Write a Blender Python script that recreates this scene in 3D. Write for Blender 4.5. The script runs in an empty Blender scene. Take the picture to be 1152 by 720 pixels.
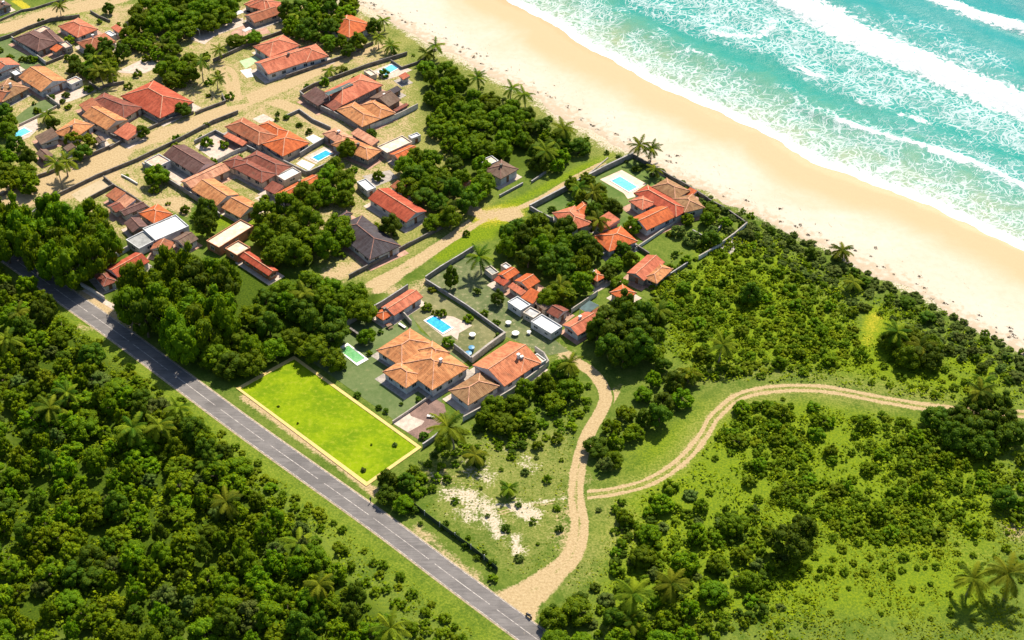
import bpy, bmesh, math, random
import numpy as np
from mathutils import Vector, Matrix, noise as mnoise

C = bpy.context.scene
COL = C.collection

# ------------------------------------------------------------------ camera, sky, sun, exposure
CAM_H = 240.0
FPX = 1600.0                      # focal length in pixels of the 1152-pixel-wide photograph
PITCH = math.radians(39.3)
cam_d = bpy.data.cameras.new('camera')
cam = bpy.data.objects.new('camera', cam_d)
COL.objects.link(cam)
cam.location = (0, 0, CAM_H)
cam.rotation_euler = (math.pi / 2 - PITCH, 0, 0)
cam_d.sensor_width = 36.0
cam_d.lens = 36.0 * FPX / 1152.0
cam_d.clip_start = 1.0
cam_d.clip_end = 8000.0
C.camera = cam

SUN_EL = math.radians(50)
SUN_AZ = math.radians(22)         # from +Y towards +X
world = bpy.data.worlds.new('World')
C.world = world
world.use_nodes = True
wn = world.node_tree
wn.nodes.clear()
sky = wn.nodes.new('ShaderNodeTexSky')
sky.sky_type = 'NISHITA'
sky.sun_disc = False
sky.sun_elevation = SUN_EL
sky.sun_rotation = SUN_AZ
bg = wn.nodes.new('ShaderNodeBackground')
bg.inputs['Strength'].default_value = 0.09
wo = wn.nodes.new('ShaderNodeOutputWorld')
wn.links.new(sky.outputs[0], bg.inputs[0])
wn.links.new(bg.outputs[0], wo.inputs[0])

sun_d = bpy.data.lights.new('sun', 'SUN')
sun_d.energy = 5.0
sun_d.angle = math.radians(0.53)
sun_d.color = (1.0, 0.92, 0.78)
sun = bpy.data.objects.new('sun', sun_d)
COL.objects.link(sun)
sd = Vector((math.sin(SUN_AZ) * math.cos(SUN_EL), math.cos(SUN_AZ) * math.cos(SUN_EL), math.sin(SUN_EL)))
sun.rotation_euler = sd.to_track_quat('Z', 'Y').to_euler()

C.view_settings.view_transform = 'Standard'
C.view_settings.look = 'None'
C.view_settings.exposure = 0.86
C.view_settings.gamma = 1.0
C.cycles.max_bounces = 6
C.cycles.transparent_max_bounces = 6

# ------------------------------------------------------------------ survey helpers
ST, CT = math.sin(PITCH), math.cos(PITCH)

def G(px, py, z=0.0):
    """a surveyed spot: the world point at height z seen at (px, py) of the photograph"""
    u, v = px - 576.0, py - 360.0
    dx, dy, dz = u, FPX * CT - v * ST, -(FPX * ST + v * CT)
    t = (CAM_H - z) / -dz
    return Vector((dx * t, dy * t, z))

def GN(pts):
    return np.array([[*G(x, y)[:2]] for x, y in pts])

def crop(ox, oy, pts, s=8.0):
    return [(ox + x / s, oy + y / s) for x, y in pts]

# ------------------------------------------------------------------ object helpers
def tag(o, label=None, cat=None, group=None, kind=None):
    if label: o['label'] = label
    if cat: o['category'] = cat
    if group: o['group'] = group
    if kind: o['kind'] = kind
    return o

def empty(name, loc=(0, 0, 0), rz=0.0):
    o = bpy.data.objects.new(name, None)
    o.empty_display_size = 0.5
    COL.objects.link(o)
    o.location = loc
    o.rotation_euler = (0, 0, rz)
    return o

def link_mesh(name, me, parent=None):
    o = bpy.data.objects.new(name, me)
    COL.objects.link(o)
    if parent: o.parent = parent
    return o

class MB:
    """collects faces and links them as ONE mesh object"""
    def __init__(self):
        self.v, self.f, self.m, self.uv = [], [], [], []
    def face(self, pts, m=0, uv=None):
        n = len(self.v)
        self.v += [tuple(p) for p in pts]
        self.f.append(tuple(range(n, n + len(pts))))
        self.m.append(m)
        self.uv.append(uv)
    def prism(self, poly, z0, z1, m=0, top=True, bottom=True, mt=None):
        poly = [(p[0], p[1]) for p in poly]
        a = sum(poly[i][0] * poly[(i + 1) % len(poly)][1] - poly[(i + 1) % len(poly)][0] * poly[i][1] for i in range(len(poly)))
        if a < 0: poly = poly[::-1]
        n = len(poly)
        for i in range(n):
            p, q = poly[i], poly[(i + 1) % n]
            L = math.hypot(q[0] - p[0], q[1] - p[1])
            self.face([(p[0], p[1], z0), (q[0], q[1], z0), (q[0], q[1], z1), (p[0], p[1], z1)], m,
                      [(0, z0), (L, z0), (L, z1), (0, z1)])
        if top: self.face([(p[0], p[1], z1) for p in poly], m if mt is None else mt, [(p[0], p[1]) for p in poly])
        if bottom: self.face([(p[0], p[1], z0) for p in poly[::-1]], m, [(p[0], p[1]) for p in poly[::-1]])
    def box(self, c, sx, sy, z0, z1, rz=0.0, m=0):
        ca, sa = math.cos(rz), math.sin(rz)
        P = [(c[0] + ca * x - sa * y, c[1] + sa * x + ca * y) for x, y in ((-sx / 2, -sy / 2), (sx / 2, -sy / 2), (sx / 2, sy / 2), (-sx / 2, sy / 2))]
        self.prism(P, z0, z1, m)
    def bar(self, a, b, w, h, m=0):
        """a beam between two 3D points"""
        a, b = Vector(a), Vector(b)
        d = (b - a)
        if d.length < 1e-4: return
        d.normalize()
        s = d.cross(Vector((0, 0, 1)))
        if s.length < 1e-3: s = Vector((1, 0, 0))
        s.normalize()
        u = s.cross(d)
        r = [s * (w / 2) - u * (h / 2), s * (w / 2) + u * (h / 2), -s * (w / 2) + u * (h / 2), -s * (w / 2) - u * (h / 2)]
        A = [a + k for k in r]; B = [b + k for k in r]
        for i in range(4):
            j = (i + 1) % 4
            self.face([A[i], B[i], B[j], A[j]][::-1], m)
        self.face(A, m); self.face(B[::-1], m)
    def tube(self, pts, rad, n=7, m=0, cap=True):
        rings = []
        for i, p in enumerate(pts):
            p = Vector(p)
            d = Vector(pts[min(i + 1, len(pts) - 1)]) - Vector(pts[max(i - 1, 0)])
            d.normalize()
            s = d.cross(Vector((0, 1, 0.01)))
            s.normalize(); u = d.cross(s)
            rings.append([p + (s * math.cos(2 * math.pi * k / n) + u * math.sin(2 * math.pi * k / n)) * rad[i] for k in range(n)])
        for i in range(len(rings) - 1):
            for k in range(n):
                l = (k + 1) % n
                self.face([rings[i][k], rings[i][l], rings[i + 1][l], rings[i + 1][k]], m)
        if cap:
            self.face(rings[-1], m); self.face(rings[0][::-1], m)
    def mesh(self, name, mats, fix=False):
        me = bpy.data.meshes.new(name)
        me.from_pydata(self.v, [], self.f)
        for k in mats: me.materials.append(k)
        me.polygons.foreach_set('material_index', self.m)
        if any(u is not None for u in self.uv):
            uvl = me.uv_layers.new(name='UVMap')
            flat = []
            for f, u in zip(self.f, self.uv):
                for k in range(len(f)):
                    flat += list(u[k]) if u is not None else [0, 0]
            uvl.data.foreach_set('uv', flat)
        if fix:
            bm = bmesh.new(); bm.from_mesh(me)
            bmesh.ops.remove_doubles(bm, verts=bm.verts, dist=1e-4)
            bmesh.ops.recalc_face_normals(bm, faces=bm.faces)
            bm.to_mesh(me); bm.free()
        me.update()
        return me
    def build(self, name, mats, parent=None, fix=False):
        if not isinstance(mats, (list, tuple)): mats = [mats]
        return link_mesh(name, self.mesh(name, mats, fix), parent)

def quads_mesh(name, V, mat, attrs=None):
    """V: (n,4,3) array of quads -> mesh; attrs: dict name -> (n,) value per quad"""
    n = len(V)
    me = bpy.data.meshes.new(name)
    me.vertices.add(4 * n); me.vertices.foreach_set('co', V.reshape(-1).astype(np.float32))
    me.loops.add(4 * n); me.loops.foreach_set('vertex_index', np.arange(4 * n, dtype=np.int32))
    me.polygons.add(n)
    me.polygons.foreach_set('loop_start', np.arange(0, 4 * n, 4, dtype=np.int32))
    me.polygons.foreach_set('loop_total', np.full(n, 4, dtype=np.int32))
    for k, v in (attrs or {}).items():
        a = me.attributes.new(k, 'FLOAT', 'FACE')
        a.data.foreach_set('value', np.asarray(v, dtype=np.float32))
    me.materials.append(mat)
    me.update(calc_edges=True); me.validate()
    return me

def grid_mesh(name, P, mat, attrs):
    """P: (a,b,3) grid of points"""
    a, b = P.shape[:2]
    me = bpy.data.meshes.new(name)
    me.vertices.add(a * b); me.vertices.foreach_set('co', P.reshape(-1).astype(np.float32))
    i = np.arange(a * b).reshape(a, b)
    F = np.stack([i[:-1, :-1], i[1:, :-1], i[1:, 1:], i[:-1, 1:]], -1).reshape(-1, 4)
    p0, p1, p2 = P.reshape(-1, 3)[F[0][0]], P.reshape(-1, 3)[F[0][1]], P.reshape(-1, 3)[F[0][2]]
    if np.cross(p1 - p0, p2 - p1)[2] < 0: F = F[:, ::-1]
    n = len(F)
    me.loops.add(4 * n); me.loops.foreach_set('vertex_index', F.reshape(-1).astype(np.int32))
    me.polygons.add(n)
    me.polygons.foreach_set('loop_start', np.arange(0, 4 * n, 4, dtype=np.int32))
    me.polygons.foreach_set('loop_total', np.full(n, 4, dtype=np.int32))
    for k, v in attrs.items():
        at = me.attributes.new(k, 'FLOAT', 'POINT')
        at.data.foreach_set('value', np.asarray(v, dtype=np.float32).reshape(-1))
    me.materials.append(mat)
    me.polygons.foreach_set('use_smooth', np.ones(n, dtype=bool))
    me.update(calc_edges=True)
    return me

# ------------------------------------------------------------------ materials
class NT:
    def __init__(self, name):
        self.mat = bpy.data.materials.new(name)
        self.mat.use_nodes = True
        self.t = self.mat.node_tree
        self.t.nodes.clear()
        self.out = self.t.nodes.new('ShaderNodeOutputMaterial')
    def n(self, kind, **kw):
        x = self.t.nodes.new('ShaderNode' + kind)
        for k, v in kw.items(): setattr(x, k, v)
        return x
    def set(self, sock, v):
        if isinstance(v, bpy.types.NodeSocket): self.t.links.new(v, sock)
        elif isinstance(v, (tuple, list)) and len(v) == 3 and sock.type == 'RGBA': sock.default_value = (*v, 1)
        else: sock.default_value = v
    def math(self, op, a, b=None, c=None, clamp=False):
        x = self.n('Math', operation=op, use_clamp=clamp)
        self.set(x.inputs[0], a)
        if b is not None: self.set(x.inputs[1], b)
        if c is not None: self.set(x.inputs[2], c)
        return x.outputs[0]
    def mix(self, f, a, b, blend='MIX'):
        x = self.n('Mix', data_type='RGBA', blend_type=blend)
        self.set(x.inputs[0], f); self.set(x.inputs[6], a); self.set(x.inputs[7], b)
        return x.outputs[2]
    def sm(self, v, a, b, lo=0.0, hi=1.0):
        x = self.n('MapRange', interpolation_type='SMOOTHSTEP')
        self.set(x.inputs[0], v); self.set(x.inputs[1], a); self.set(x.inputs[2], b)
        x.inputs[3].default_value = lo; x.inputs[4].default_value = hi
        return x.outputs[0]
    def attr(self, name, vec=False):
        x = self.n('Attribute', attribute_name=name)
        return x.outputs['Vector'] if vec else x.outputs['Fac']
    def noise(self, vec, scale, detail=4, rough=0.55, dist=0.0):
        x = self.n('TexNoise')
        if vec is not None: self.set(x.inputs['Vector'], vec)
        x.inputs['Scale'].default_value = scale; x.inputs['Detail'].default_value = detail
        x.inputs['Roughness'].default_value = rough; x.inputs['Distortion'].default_value = dist
        return x.outputs[0]
    def pos(self):
        return self.n('NewGeometry').outputs['Position']
    def obj(self):
        return self.n('TexCoord').outputs['Object']
    def mapv(self, vec, sc, rot=(0, 0, 0)):
        x = self.n('Mapping')
        self.set(x.inputs[0], vec); x.inputs['Rotation'].default_value = rot; x.inputs['Scale'].default_value = sc
        return x.outputs[0]
    def bump(self, h, strength=0.5, dist=0.1):
        x = self.n('Bump'); x.inputs['Strength'].default_value = strength; x.inputs['Distance'].default_value = dist
        self.set(x.inputs['Height'], h)
        return x.outputs[0]
    def bsdf(self, color, rough=0.8, normal=None, spec=0.3, **kw):
        x = self.n('BsdfPrincipled')
        self.set(x.inputs['Base Color'], color); self.set(x.inputs['Roughness'], rough)
        x.inputs['Specular IOR Level'].default_value = spec
        for k, v in kw.items(): self.set(x.inputs[k], v)
        if normal is not None: self.set(x.inputs['Normal'], normal)
        self.t.links.new(x.outputs[0], self.out.inputs[0])
        return x

MAT = {}
def plain(name, col, rough=0.75, var=0.18, scale=0.6, spec=0.3, bump=0.15):
    """painted / rendered surface with dirt and unevenness"""
    if name in MAT: return MAT[name]
    n = NT(name)
    p = n.pos()
    a = n.noise(p, scale, 5, 0.6); b = n.noise(p, scale * 7, 4, 0.6)
    f = n.math('ADD', n.math('MULTIPLY', a, 0.6), n.math('MULTIPLY', b, 0.4))
    dk = tuple(c * (1 - var * 1.8) for c in col); lt = tuple(min(1, c * (1 + var)) for c in col)
    c = n.mix(n.sm(f, 0.35, 0.65), dk, lt)
    n.bsdf(c, rough, n.bump(b, bump, 0.05), spec)
    MAT[name] = n.mat
    return n.mat

def roof_mat(name, col, streak=0.3, moss=0.15):
    """clay tiles: courses, single tiles of uneven firing, weather streaks down the slope"""
    key = 'roof_' + name
    if key in MAT: return MAT[key]
    n = NT(key)
    uv = n.n('UVMap').outputs[0]
    p = n.pos()
    sep = n.n('SeparateXYZ'); n.set(sep.inputs[0], uv)
    big = n.noise(n.mapv(p, (1, 1, 1)), 0.22, 4, 0.6)
    st = n.noise(n.mapv(uv, (1.6, 0.18, 1)), 1.0, 4, 0.65)
    vor = n.n('TexVoronoi'); n.set(vor.inputs['Vector'], n.mapv(uv, (2.2, 1.5, 1))); vor.inputs['Scale'].default_value = 1.0
    vs = n.n('SeparateColor'); n.set(vs.inputs[0], vor.outputs['Color'])
    f = n.math('ADD', n.math('MULTIPLY', st, 0.55), n.math('MULTIPLY', big, 0.45))
    dark = tuple(c * (0.52 if i == 0 else 0.47) for i, c in enumerate(col))
    lite = (min(0.75, col[0] * 1.15), min(.6, col[1] * 1.35 + 0.012), min(.5, col[2] * 1.5 + 0.01))
    c = n.mix(n.sm(f, 0.36, 0.66), dark, lite)
    c = n.mix(0.75, c, col) if streak < 0.2 else n.mix(0.35, c, col)
    tile = n.math('MULTIPLY_ADD', vs.outputs[0], 0.6, 0.7)
    c = n.mix(1.0, c, n.mix(tile, (0, 0, 0), (1, 1, 1)), 'MULTIPLY')
    m = n.noise(p, 0.55, 5, 0.7)
    c = n.mix(n.sm(m, 0.54, 0.70, 0, min(0.75, moss * 3.2)), c, (0.07, 0.055, 0.035))
    wav = n.math('SINE', n.math('MULTIPLY', sep.outputs[0], 2 * math.pi / 0.45))
    crs = n.math('FRACT', n.math('DIVIDE', sep.outputs[1], 0.8))
    h = n.math('ADD', n.math('MULTIPLY', wav, 0.5), n.math('MULTIPLY', crs, 0.6))
    n.bsdf(c, 0.85, n.bump(h, 0.55, 0.06), 0.2)
    MAT[key] = n.mat
    return n.mat

ROOF = dict(
    orange=(0.50, 0.195, 0.070), pink=(0.52, 0.225, 0.125), red=(0.40, 0.070, 0.030), coral=(0.50, 0.135, 0.066),
    redbrown=(0.23, 0.062, 0.036), brown=(0.13, 0.060, 0.048), dark=(0.060, 0.042, 0.045), tan=(0.29, 0.145, 0.062),
    sienna=(0.52, 0.165, 0.070), bright=(0.50, 0.105, 0.026), clay=(0.34, 0.105, 0.046), umber=(0.16, 0.092, 0.060))
def R(k): return roof_mat(k, ROOF[k], 0.3, 0.28 if k in ('tan', 'orange', 'umber', 'clay', 'redbrown') else 0.12)

def leaf_mat(name, dark, light, trans=0.42, hue=0.0):
    n = NT(name)
    oi = n.n('ObjectInfo')
    tint = n.attr('tint')
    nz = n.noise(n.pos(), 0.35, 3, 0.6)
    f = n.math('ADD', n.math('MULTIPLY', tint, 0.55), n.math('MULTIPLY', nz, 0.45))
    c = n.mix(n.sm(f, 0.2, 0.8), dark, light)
    hs = n.n('HueSaturation')
    n.set(hs.inputs['Hue'], n.math('MULTIPLY_ADD', oi.outputs['Random'], 0.035, 0.4775 + hue))
    n.set(hs.inputs['Value'], n.math('MULTIPLY_ADD', oi.outputs['Random'], 0.5, 0.75))
    n.set(hs.inputs['Color'], c)
    d = n.n('BsdfPrincipled')
    n.set(d.inputs['Base Color'], hs.outputs[0]); d.inputs['Roughness'].default_value = 0.7
    d.inputs['Specular IOR Level'].default_value = 0.08
    tr = n.n('BsdfTranslucent'); n.set(tr.inputs[0], hs.outputs[0])
    mx = n.n('MixShader'); mx.inputs[0].default_value = trans
    n.t.links.new(d.outputs[0], mx.inputs[1]); n.t.links.new(tr.outputs[0], mx.inputs[2])
    n.t.links.new(mx.outputs[0], n.out.inputs[0])
    return n.mat

LEAF_V = leaf_mat('leaf_village', (0.074, 0.142, 0.002), (0.205, 0.295, 0.002))
LEAF_D = leaf_mat('leaf_deep', (0.050, 0.102, 0.004), (0.130, 0.195, 0.005))
LEAF_F = leaf_mat('leaf_wood', (0.084, 0.165, 0.002), (0.225, 0.315, 0.002))
LEAF_Y = leaf_mat('leaf_yellow', (0.115, 0.175, 0.002), (0.255, 0.315, 0.003))
LEAF_C = leaf_mat('leaf_coast', (0.080, 0.130, 0.018), (0.175, 0.215, 0.038))
LEAF_P = leaf_mat('leaf_palm', (0.035, 0.090, 0.003), (0.225, 0.270, 0.010))
BARK = plain('bark', (0.16, 0.12, 0.085), 0.9, 0.3, 2.0)
BARK_P = plain('bark_palm', (0.27, 0.22, 0.17), 0.9, 0.3, 2.0)

# ------------------------------------------------------------------ ground painting (what grows where)
def seg_dist(P, pts):
    """distance of points P (n,2) from polyline pts (k,2)"""
    best = np.full(len(P), 1e9)
    for a, b in zip(pts[:-1], pts[1:]):
        d = b - a; L2 = max(float(d @ d), 1e-9)
        t = np.clip(((P - a) @ d) / L2, 0, 1)
        q = P - (a + t[:, None] * d)
        best = np.minimum(best, np.hypot(q[:, 0], q[:, 1]))
    return best

def inside(P, poly):
    r = np.zeros(len(P), bool)
    n = len(poly)
    for i in range(n):
        x1, y1 = poly[i]; x2, y2 = poly[(i + 1) % n]
        c = (y1 > P[:, 1]) != (y2 > P[:, 1])
        with np.errstate(divide='ignore', invalid='ignore'):
            xi = (x2 - x1) * (P[:, 1] - y1) / (y2 - y1 + 1e-12) + x1
        r ^= c & (P[:, 0] < xi)
    return r

def soft_poly(P, poly, w):
    d = seg_dist(P, np.vstack([poly, poly[:1]]))
    s = np.where(inside(P, poly), d, -d)
    return np.clip(0.5 + s / (2 * w), 0, 1)

# (channel, kind, points in photo pixels, radius or softness in metres, strength)
PAINT = [
    # dirt: village ground, streets' edges, bare spots
    ('dry', 'P', [(0, 40), (120, 0), (400, 0), (470, 50), (490, 130), (560, 235), (420, 330), (380, 320), (230, 210), (120, 290), (60, 235), (0, 230)], 6, 0.75),
    ('dirt', 'P', [(0, 40), (120, 0), (400, 0), (460, 50), (480, 130), (470, 230), (420, 310), (380, 300), (230, 210), (120, 290), (60, 235), (0, 230)], 6, 0.50),
    ('dirt', 'P', [(480, 320), (530, 285), (560, 300), (640, 395), (600, 400)], 6, 0.28),
    ('dirt', 'P', [(0, 205), (60, 190), (110, 175), (160, 165), (130, 205), (60, 232), (0, 235)], 3, 0.8),
    ('dirt', 'P', crop(80, 190, [(340, 90), (460, 50), (560, 150), (700, 270), (980, 230), (1140, 290), (1050, 480), (930, 400), (700, 310), (560, 270)]), 2, 0.75),
    ('dirt', 'P', [(250, 85), (280, 80), (300, 105), (335, 118), (380, 140), (410, 148), (395, 165), (350, 140), (300, 128), (262, 120)], 2, 0.5),
    ('dirt', 'B', crop(0, 0, [(960, 60), (1080, 190), (1000, 120), (850, 40)]), 5, 0.6),
    ('dirt', 'B', [(248, 40), (300, 28), (318, 34)], 6, 0.65),
    ('dirt', 'B', [(226, 45), (262, 22)], 4, 0.7),
    ('dry', 'B', [(190, 90), (215, 100), (228, 118)], 5, 0.9),
    ('dirt', 'B', [(88, 90), (110, 85), (150, 82)], 4, 0.7),
    ('lush', 'B', [(148, 87), (175, 84)], 3.0, 0.9),
    ('lush', 'B', [(216, 52), (210, 60)], 4, 0.95),
    ('lush', 'B', [(92, 18), (122, 30)], 4, 0.8),
    ('yellow', 'P', crop(0, 0, [(80, 0), (190, 0), (280, 60), (230, 95)]), 0.6, 1.0),
    ('dirt', 'B', [(0, 25), (60, 10), (90, 0)], 4, 0.6),
    ('dry', 'B', [(58, 105), (62, 112)], 4, 0.4),
    ('dry', 'B', [(345, 90), (420, 62), (455, 45)], 8, 0.9),
    ('dry', 'B', [(420, 150), (470, 128)], 5, 0.7),
    ('lush', 'B', [(280, 250), (285, 262)], 2.5, 0.9),
    ('lush', 'B', [(228, 258), (250, 246), (262, 250)], 4, 0.8),
    ('dirt', 'B', [(375, 310), (400, 300)], 5, 0.7),
    ('lush', 'P', [(520, 250), (545, 235), (590, 215), (640, 190), (690, 165), (700, 175), (640, 205), (600, 225), (590, 250), (560, 270), (540, 275), (500, 300), (480, 290)], 3, 0.75),
    ('yellow', 'B', [(545, 245), (575, 240)], 6, 0.75),
    ('dirt', 'B', [(545, 243), (580, 238)], 3, 0.8),
    ('dirt', 'B', [(430, 320), (455, 332), (480, 318)], 4, 0.6),
    ('dry', 'P', [(488, 312), (530, 290), (560, 330), (600, 380), (640, 400), (610, 430), (580, 400), (540, 370)], 4, 0.55),
    ('dirt', 'B', [(575, 350), (600, 375), (620, 385), (640, 405)], 4, 0.55),
    ('dirt', 'B', [(600, 385), (625, 392)], 5, 0.5),
    ('dry', 'P', [(470, 345), (495, 330), (565, 378), (520, 405), (500, 395)], 2, 0.85),
    ('dirt', 'B', [(470, 352), (490, 345), (520, 358)], 3, 0.6),
    # verges of the asphalt road
    ('dry', 'B', [(70, 345), (170, 420), (300, 520), (420, 612), (500, 672), (560, 716)], 8, 0.38),
    ('lush', 'B', [(60, 345), (160, 420), (290, 520), (410, 612), (490, 672), (545, 716)], 9, 0.55),
    ('dirt', 'B', [(275, 447), (320, 478), (370, 515), (410, 545), (425, 556)], 1.5, 0.8),
    ('dirt', 'B', [(95, 330), (125, 350), (150, 370)], 2.5, 0.85),
    ('dirt', 'B', [(470, 595), (520, 640), (560, 670)], 2.5, 0.55),
    ('dirt', 'B', [(90, 368), (120, 372)], 3, 0.5),
    # open plot with bare white sand
    ('dry', 'P', [(470, 520), (520, 490), (640, 470), (660, 480), (655, 560), (635, 620), (590, 660), (560, 645), (480, 580)], 5, 0.55),
    ('dirt', 'B', [(500, 535), (540, 575), (570, 600)], 8, 0.45),
    ('sand', 'B', [(505, 552), (530, 560), (548, 575)], 4.0, 0.62),
    ('sand', 'B', [(548, 575), (556, 590), (560, 600)], 3.0, 0.72),
    ('sand', 'B', [(525, 578), (545, 585)], 4.5, 0.58),
    ('sand', 'B', [(583, 570), (596, 580)], 3.5, 0.68),
    ('sand', 'B', [(578, 605), (582, 620)], 3.0, 0.6),
    ('sand', 'B', [(545, 570), (600, 566), (640, 560)], 1.4, 0.52),
    ('sand', 'B', [(525, 520), (545, 535)], 5, 0.5),
    ('sand', 'B', [(560, 500), (580, 510), (600, 530)], 5, 0.42),
    ('sand', 'B', [(500, 540), (490, 535)], 3, 0.45),
    ('dirt', 'B', [(600, 660), (630, 660), (650, 650)], 5, 0.35),
    ('dirt', 'B', [(640, 690), (668, 640)], 6, 0.35),
    ('dirt', 'B', [(632, 610), (640, 570), (655, 540)], 5, 0.5),
    # scrub to the right
    ('lush', 'P', [(700, 480), (780, 440), (900, 430), (1060, 460), (1152, 470), (1152, 720), (640, 720), (660, 560)], 10, 0.62),
    ('lush', 'P', [(790, 250), (860, 270), (960, 350), (1080, 400), (1152, 440), (1152, 470), (1040, 455), (880, 425), (780, 430), (740, 400), (740, 330)], 10, 0.7),
    ('lush', 'P', [(840, 262), (870, 265), (900, 300), (880, 310), (850, 290)], 4, 0.95),
    ('lush', 'P', [(975, 340), (1010, 355), (1000, 395), (960, 400)], 4, 1.0),
    ('lush', 'P', [(1070, 380), (1140, 420), (1120, 435), (1060, 410)], 4, 0.95),
    ('yellow', 'B', [(985, 355), (975, 385)], 4, 0.55),
    ('yellow', 'P', [(960, 650), (1040, 620), (1152, 660), (1152, 720), (940, 720)], 12, 0.26),
    ('dry', 'B', [(780, 425), (830, 418), (900, 420), (1000, 440), (1060, 450)], 7, 0.55),
    ('dry', 'B', [(700, 550), (760, 520), (790, 480), (830, 448), (900, 438), (1000, 452)], 6, 0.6),
    ('dry', 'B', [(1010, 480), (1060, 500)], 9, 0.4),
    ('dry', 'B', [(640, 640), (700, 600), (680, 570)], 9, 0.6),
    ('dirt', 'B', [(1140, 595), (1152, 592)], 4, 0.6),
    ('dry', 'B', [(1060, 600), (1120, 640)], 8, 0.45),
    # woodland floor
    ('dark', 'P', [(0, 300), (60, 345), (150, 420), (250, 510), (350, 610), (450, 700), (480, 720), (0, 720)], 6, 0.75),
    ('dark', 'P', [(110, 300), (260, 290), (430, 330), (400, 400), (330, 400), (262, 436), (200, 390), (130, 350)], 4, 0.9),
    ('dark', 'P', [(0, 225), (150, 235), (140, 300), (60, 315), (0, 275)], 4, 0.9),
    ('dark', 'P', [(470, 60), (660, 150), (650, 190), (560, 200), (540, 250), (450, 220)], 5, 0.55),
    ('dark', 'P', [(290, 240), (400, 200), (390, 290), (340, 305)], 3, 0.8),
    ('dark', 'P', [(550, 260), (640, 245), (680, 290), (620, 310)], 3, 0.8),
    ('lush', 'P', [(250, 470), (330, 540), (430, 630), (500, 690), (540, 720), (400, 720), (300, 620), (200, 480)], 8, 0.45),
    ('lush', 'P', [(470, 600), (500, 620), (580, 690), (550, 690), (450, 615)], 3, 0.5),
    # behind the beach
    ('sand', 'B', [(340, -20), (398, 2), (462, 30), (494, 50), (545, 78), (594, 100), (622, 120), (672, 150), (735, 183)], 6, 0.72),
    ('dry', 'B', [(400, 12), (470, 45), (560, 95), (640, 140), (720, 180), (800, 220)], 12, 0.7),
    ('sand', 'B', [(735, 183), (785, 207), (870, 250), (965, 293), (1040, 333), (1100, 368), (1152, 392)], 3.5, 0.66),
]
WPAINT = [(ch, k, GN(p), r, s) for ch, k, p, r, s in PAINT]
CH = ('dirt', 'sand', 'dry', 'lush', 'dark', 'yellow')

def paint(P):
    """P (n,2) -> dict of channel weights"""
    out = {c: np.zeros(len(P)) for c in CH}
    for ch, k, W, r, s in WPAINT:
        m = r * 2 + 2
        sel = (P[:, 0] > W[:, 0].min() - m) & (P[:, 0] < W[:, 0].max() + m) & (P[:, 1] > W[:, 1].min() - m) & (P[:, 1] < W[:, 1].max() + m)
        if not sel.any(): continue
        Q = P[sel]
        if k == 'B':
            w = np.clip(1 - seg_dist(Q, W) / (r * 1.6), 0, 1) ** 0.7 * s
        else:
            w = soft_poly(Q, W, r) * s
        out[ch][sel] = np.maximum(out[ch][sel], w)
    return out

def ground_mat():
    n = NT('ground_cover')
    p = n.pos()
    n1 = n.noise(p, 0.09, 5, 0.6); n2 = n.noise(p, 0.45, 6, 0.65); n3 = n.noise(p, 1.8, 4, 0.7)
    fine = n.noise(p, 5.0, 3, 0.7)
    mixn = n.math('ADD', n.math('MULTIPLY', n1, 0.3), n.math('ADD', n.math('MULTIPLY', n2, 0.4), n.math('MULTIPLY', n3, 0.3)))
    col = n.mix(n.sm(mixn, 0.38, 0.62), (0.060, 0.105, 0.010), (0.140, 0.175, 0.028))
    def lay(c, ch, ca, cb, lo=0.42, hi=0.62, g=1.0):
        f = n.math('ADD', n.attr(ch), n.math('MULTIPLY', n.math('SUBTRACT', mixn, 0.5), g))
        return n.mix(n.sm(f, lo, hi), c, n.mix(n.sm(n3, 0.35, 0.65), ca, cb))
    col = lay(col, 'lush', (0.088, 0.150, 0.004), (0.175, 0.225, 0.007), 0.3, 0.75)
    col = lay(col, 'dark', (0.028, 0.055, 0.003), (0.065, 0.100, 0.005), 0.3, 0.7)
    col = lay(col, 'dry', (0.145, 0.165, 0.030), (0.290, 0.260, 0.085), 0.3, 0.9)
    col = lay(col, 'yellow', (0.30, 0.27, 0.015), (0.44, 0.36, 0.03), 0.35, 0.75)
    col = lay(col, 'dirt', (0.33, 0.235, 0.120), (0.44, 0.330, 0.185), 0.38, 0.66, 1.6)
    col = lay(col, 'sand', (0.40, 0.32, 0.21), (0.52, 0.45, 0.35), 0.42, 0.62, 1.7)
    col = n.mix(n.sm(fine, 0.3, 0.7, 0, 0.22), col, n.mix(1.0, col, (0.6, 0.6, 0.55), 'MULTIPLY'))
    h = n.math('ADD', n.math('MULTIPLY', n3, 0.6), n.math('MULTIPLY', fine, 0.4))
    n.bsdf(col, 0.95, n.bump(h, 0.6, 0.35), 0.08)
    return n.mat
GROUND = ground_mat()

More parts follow.
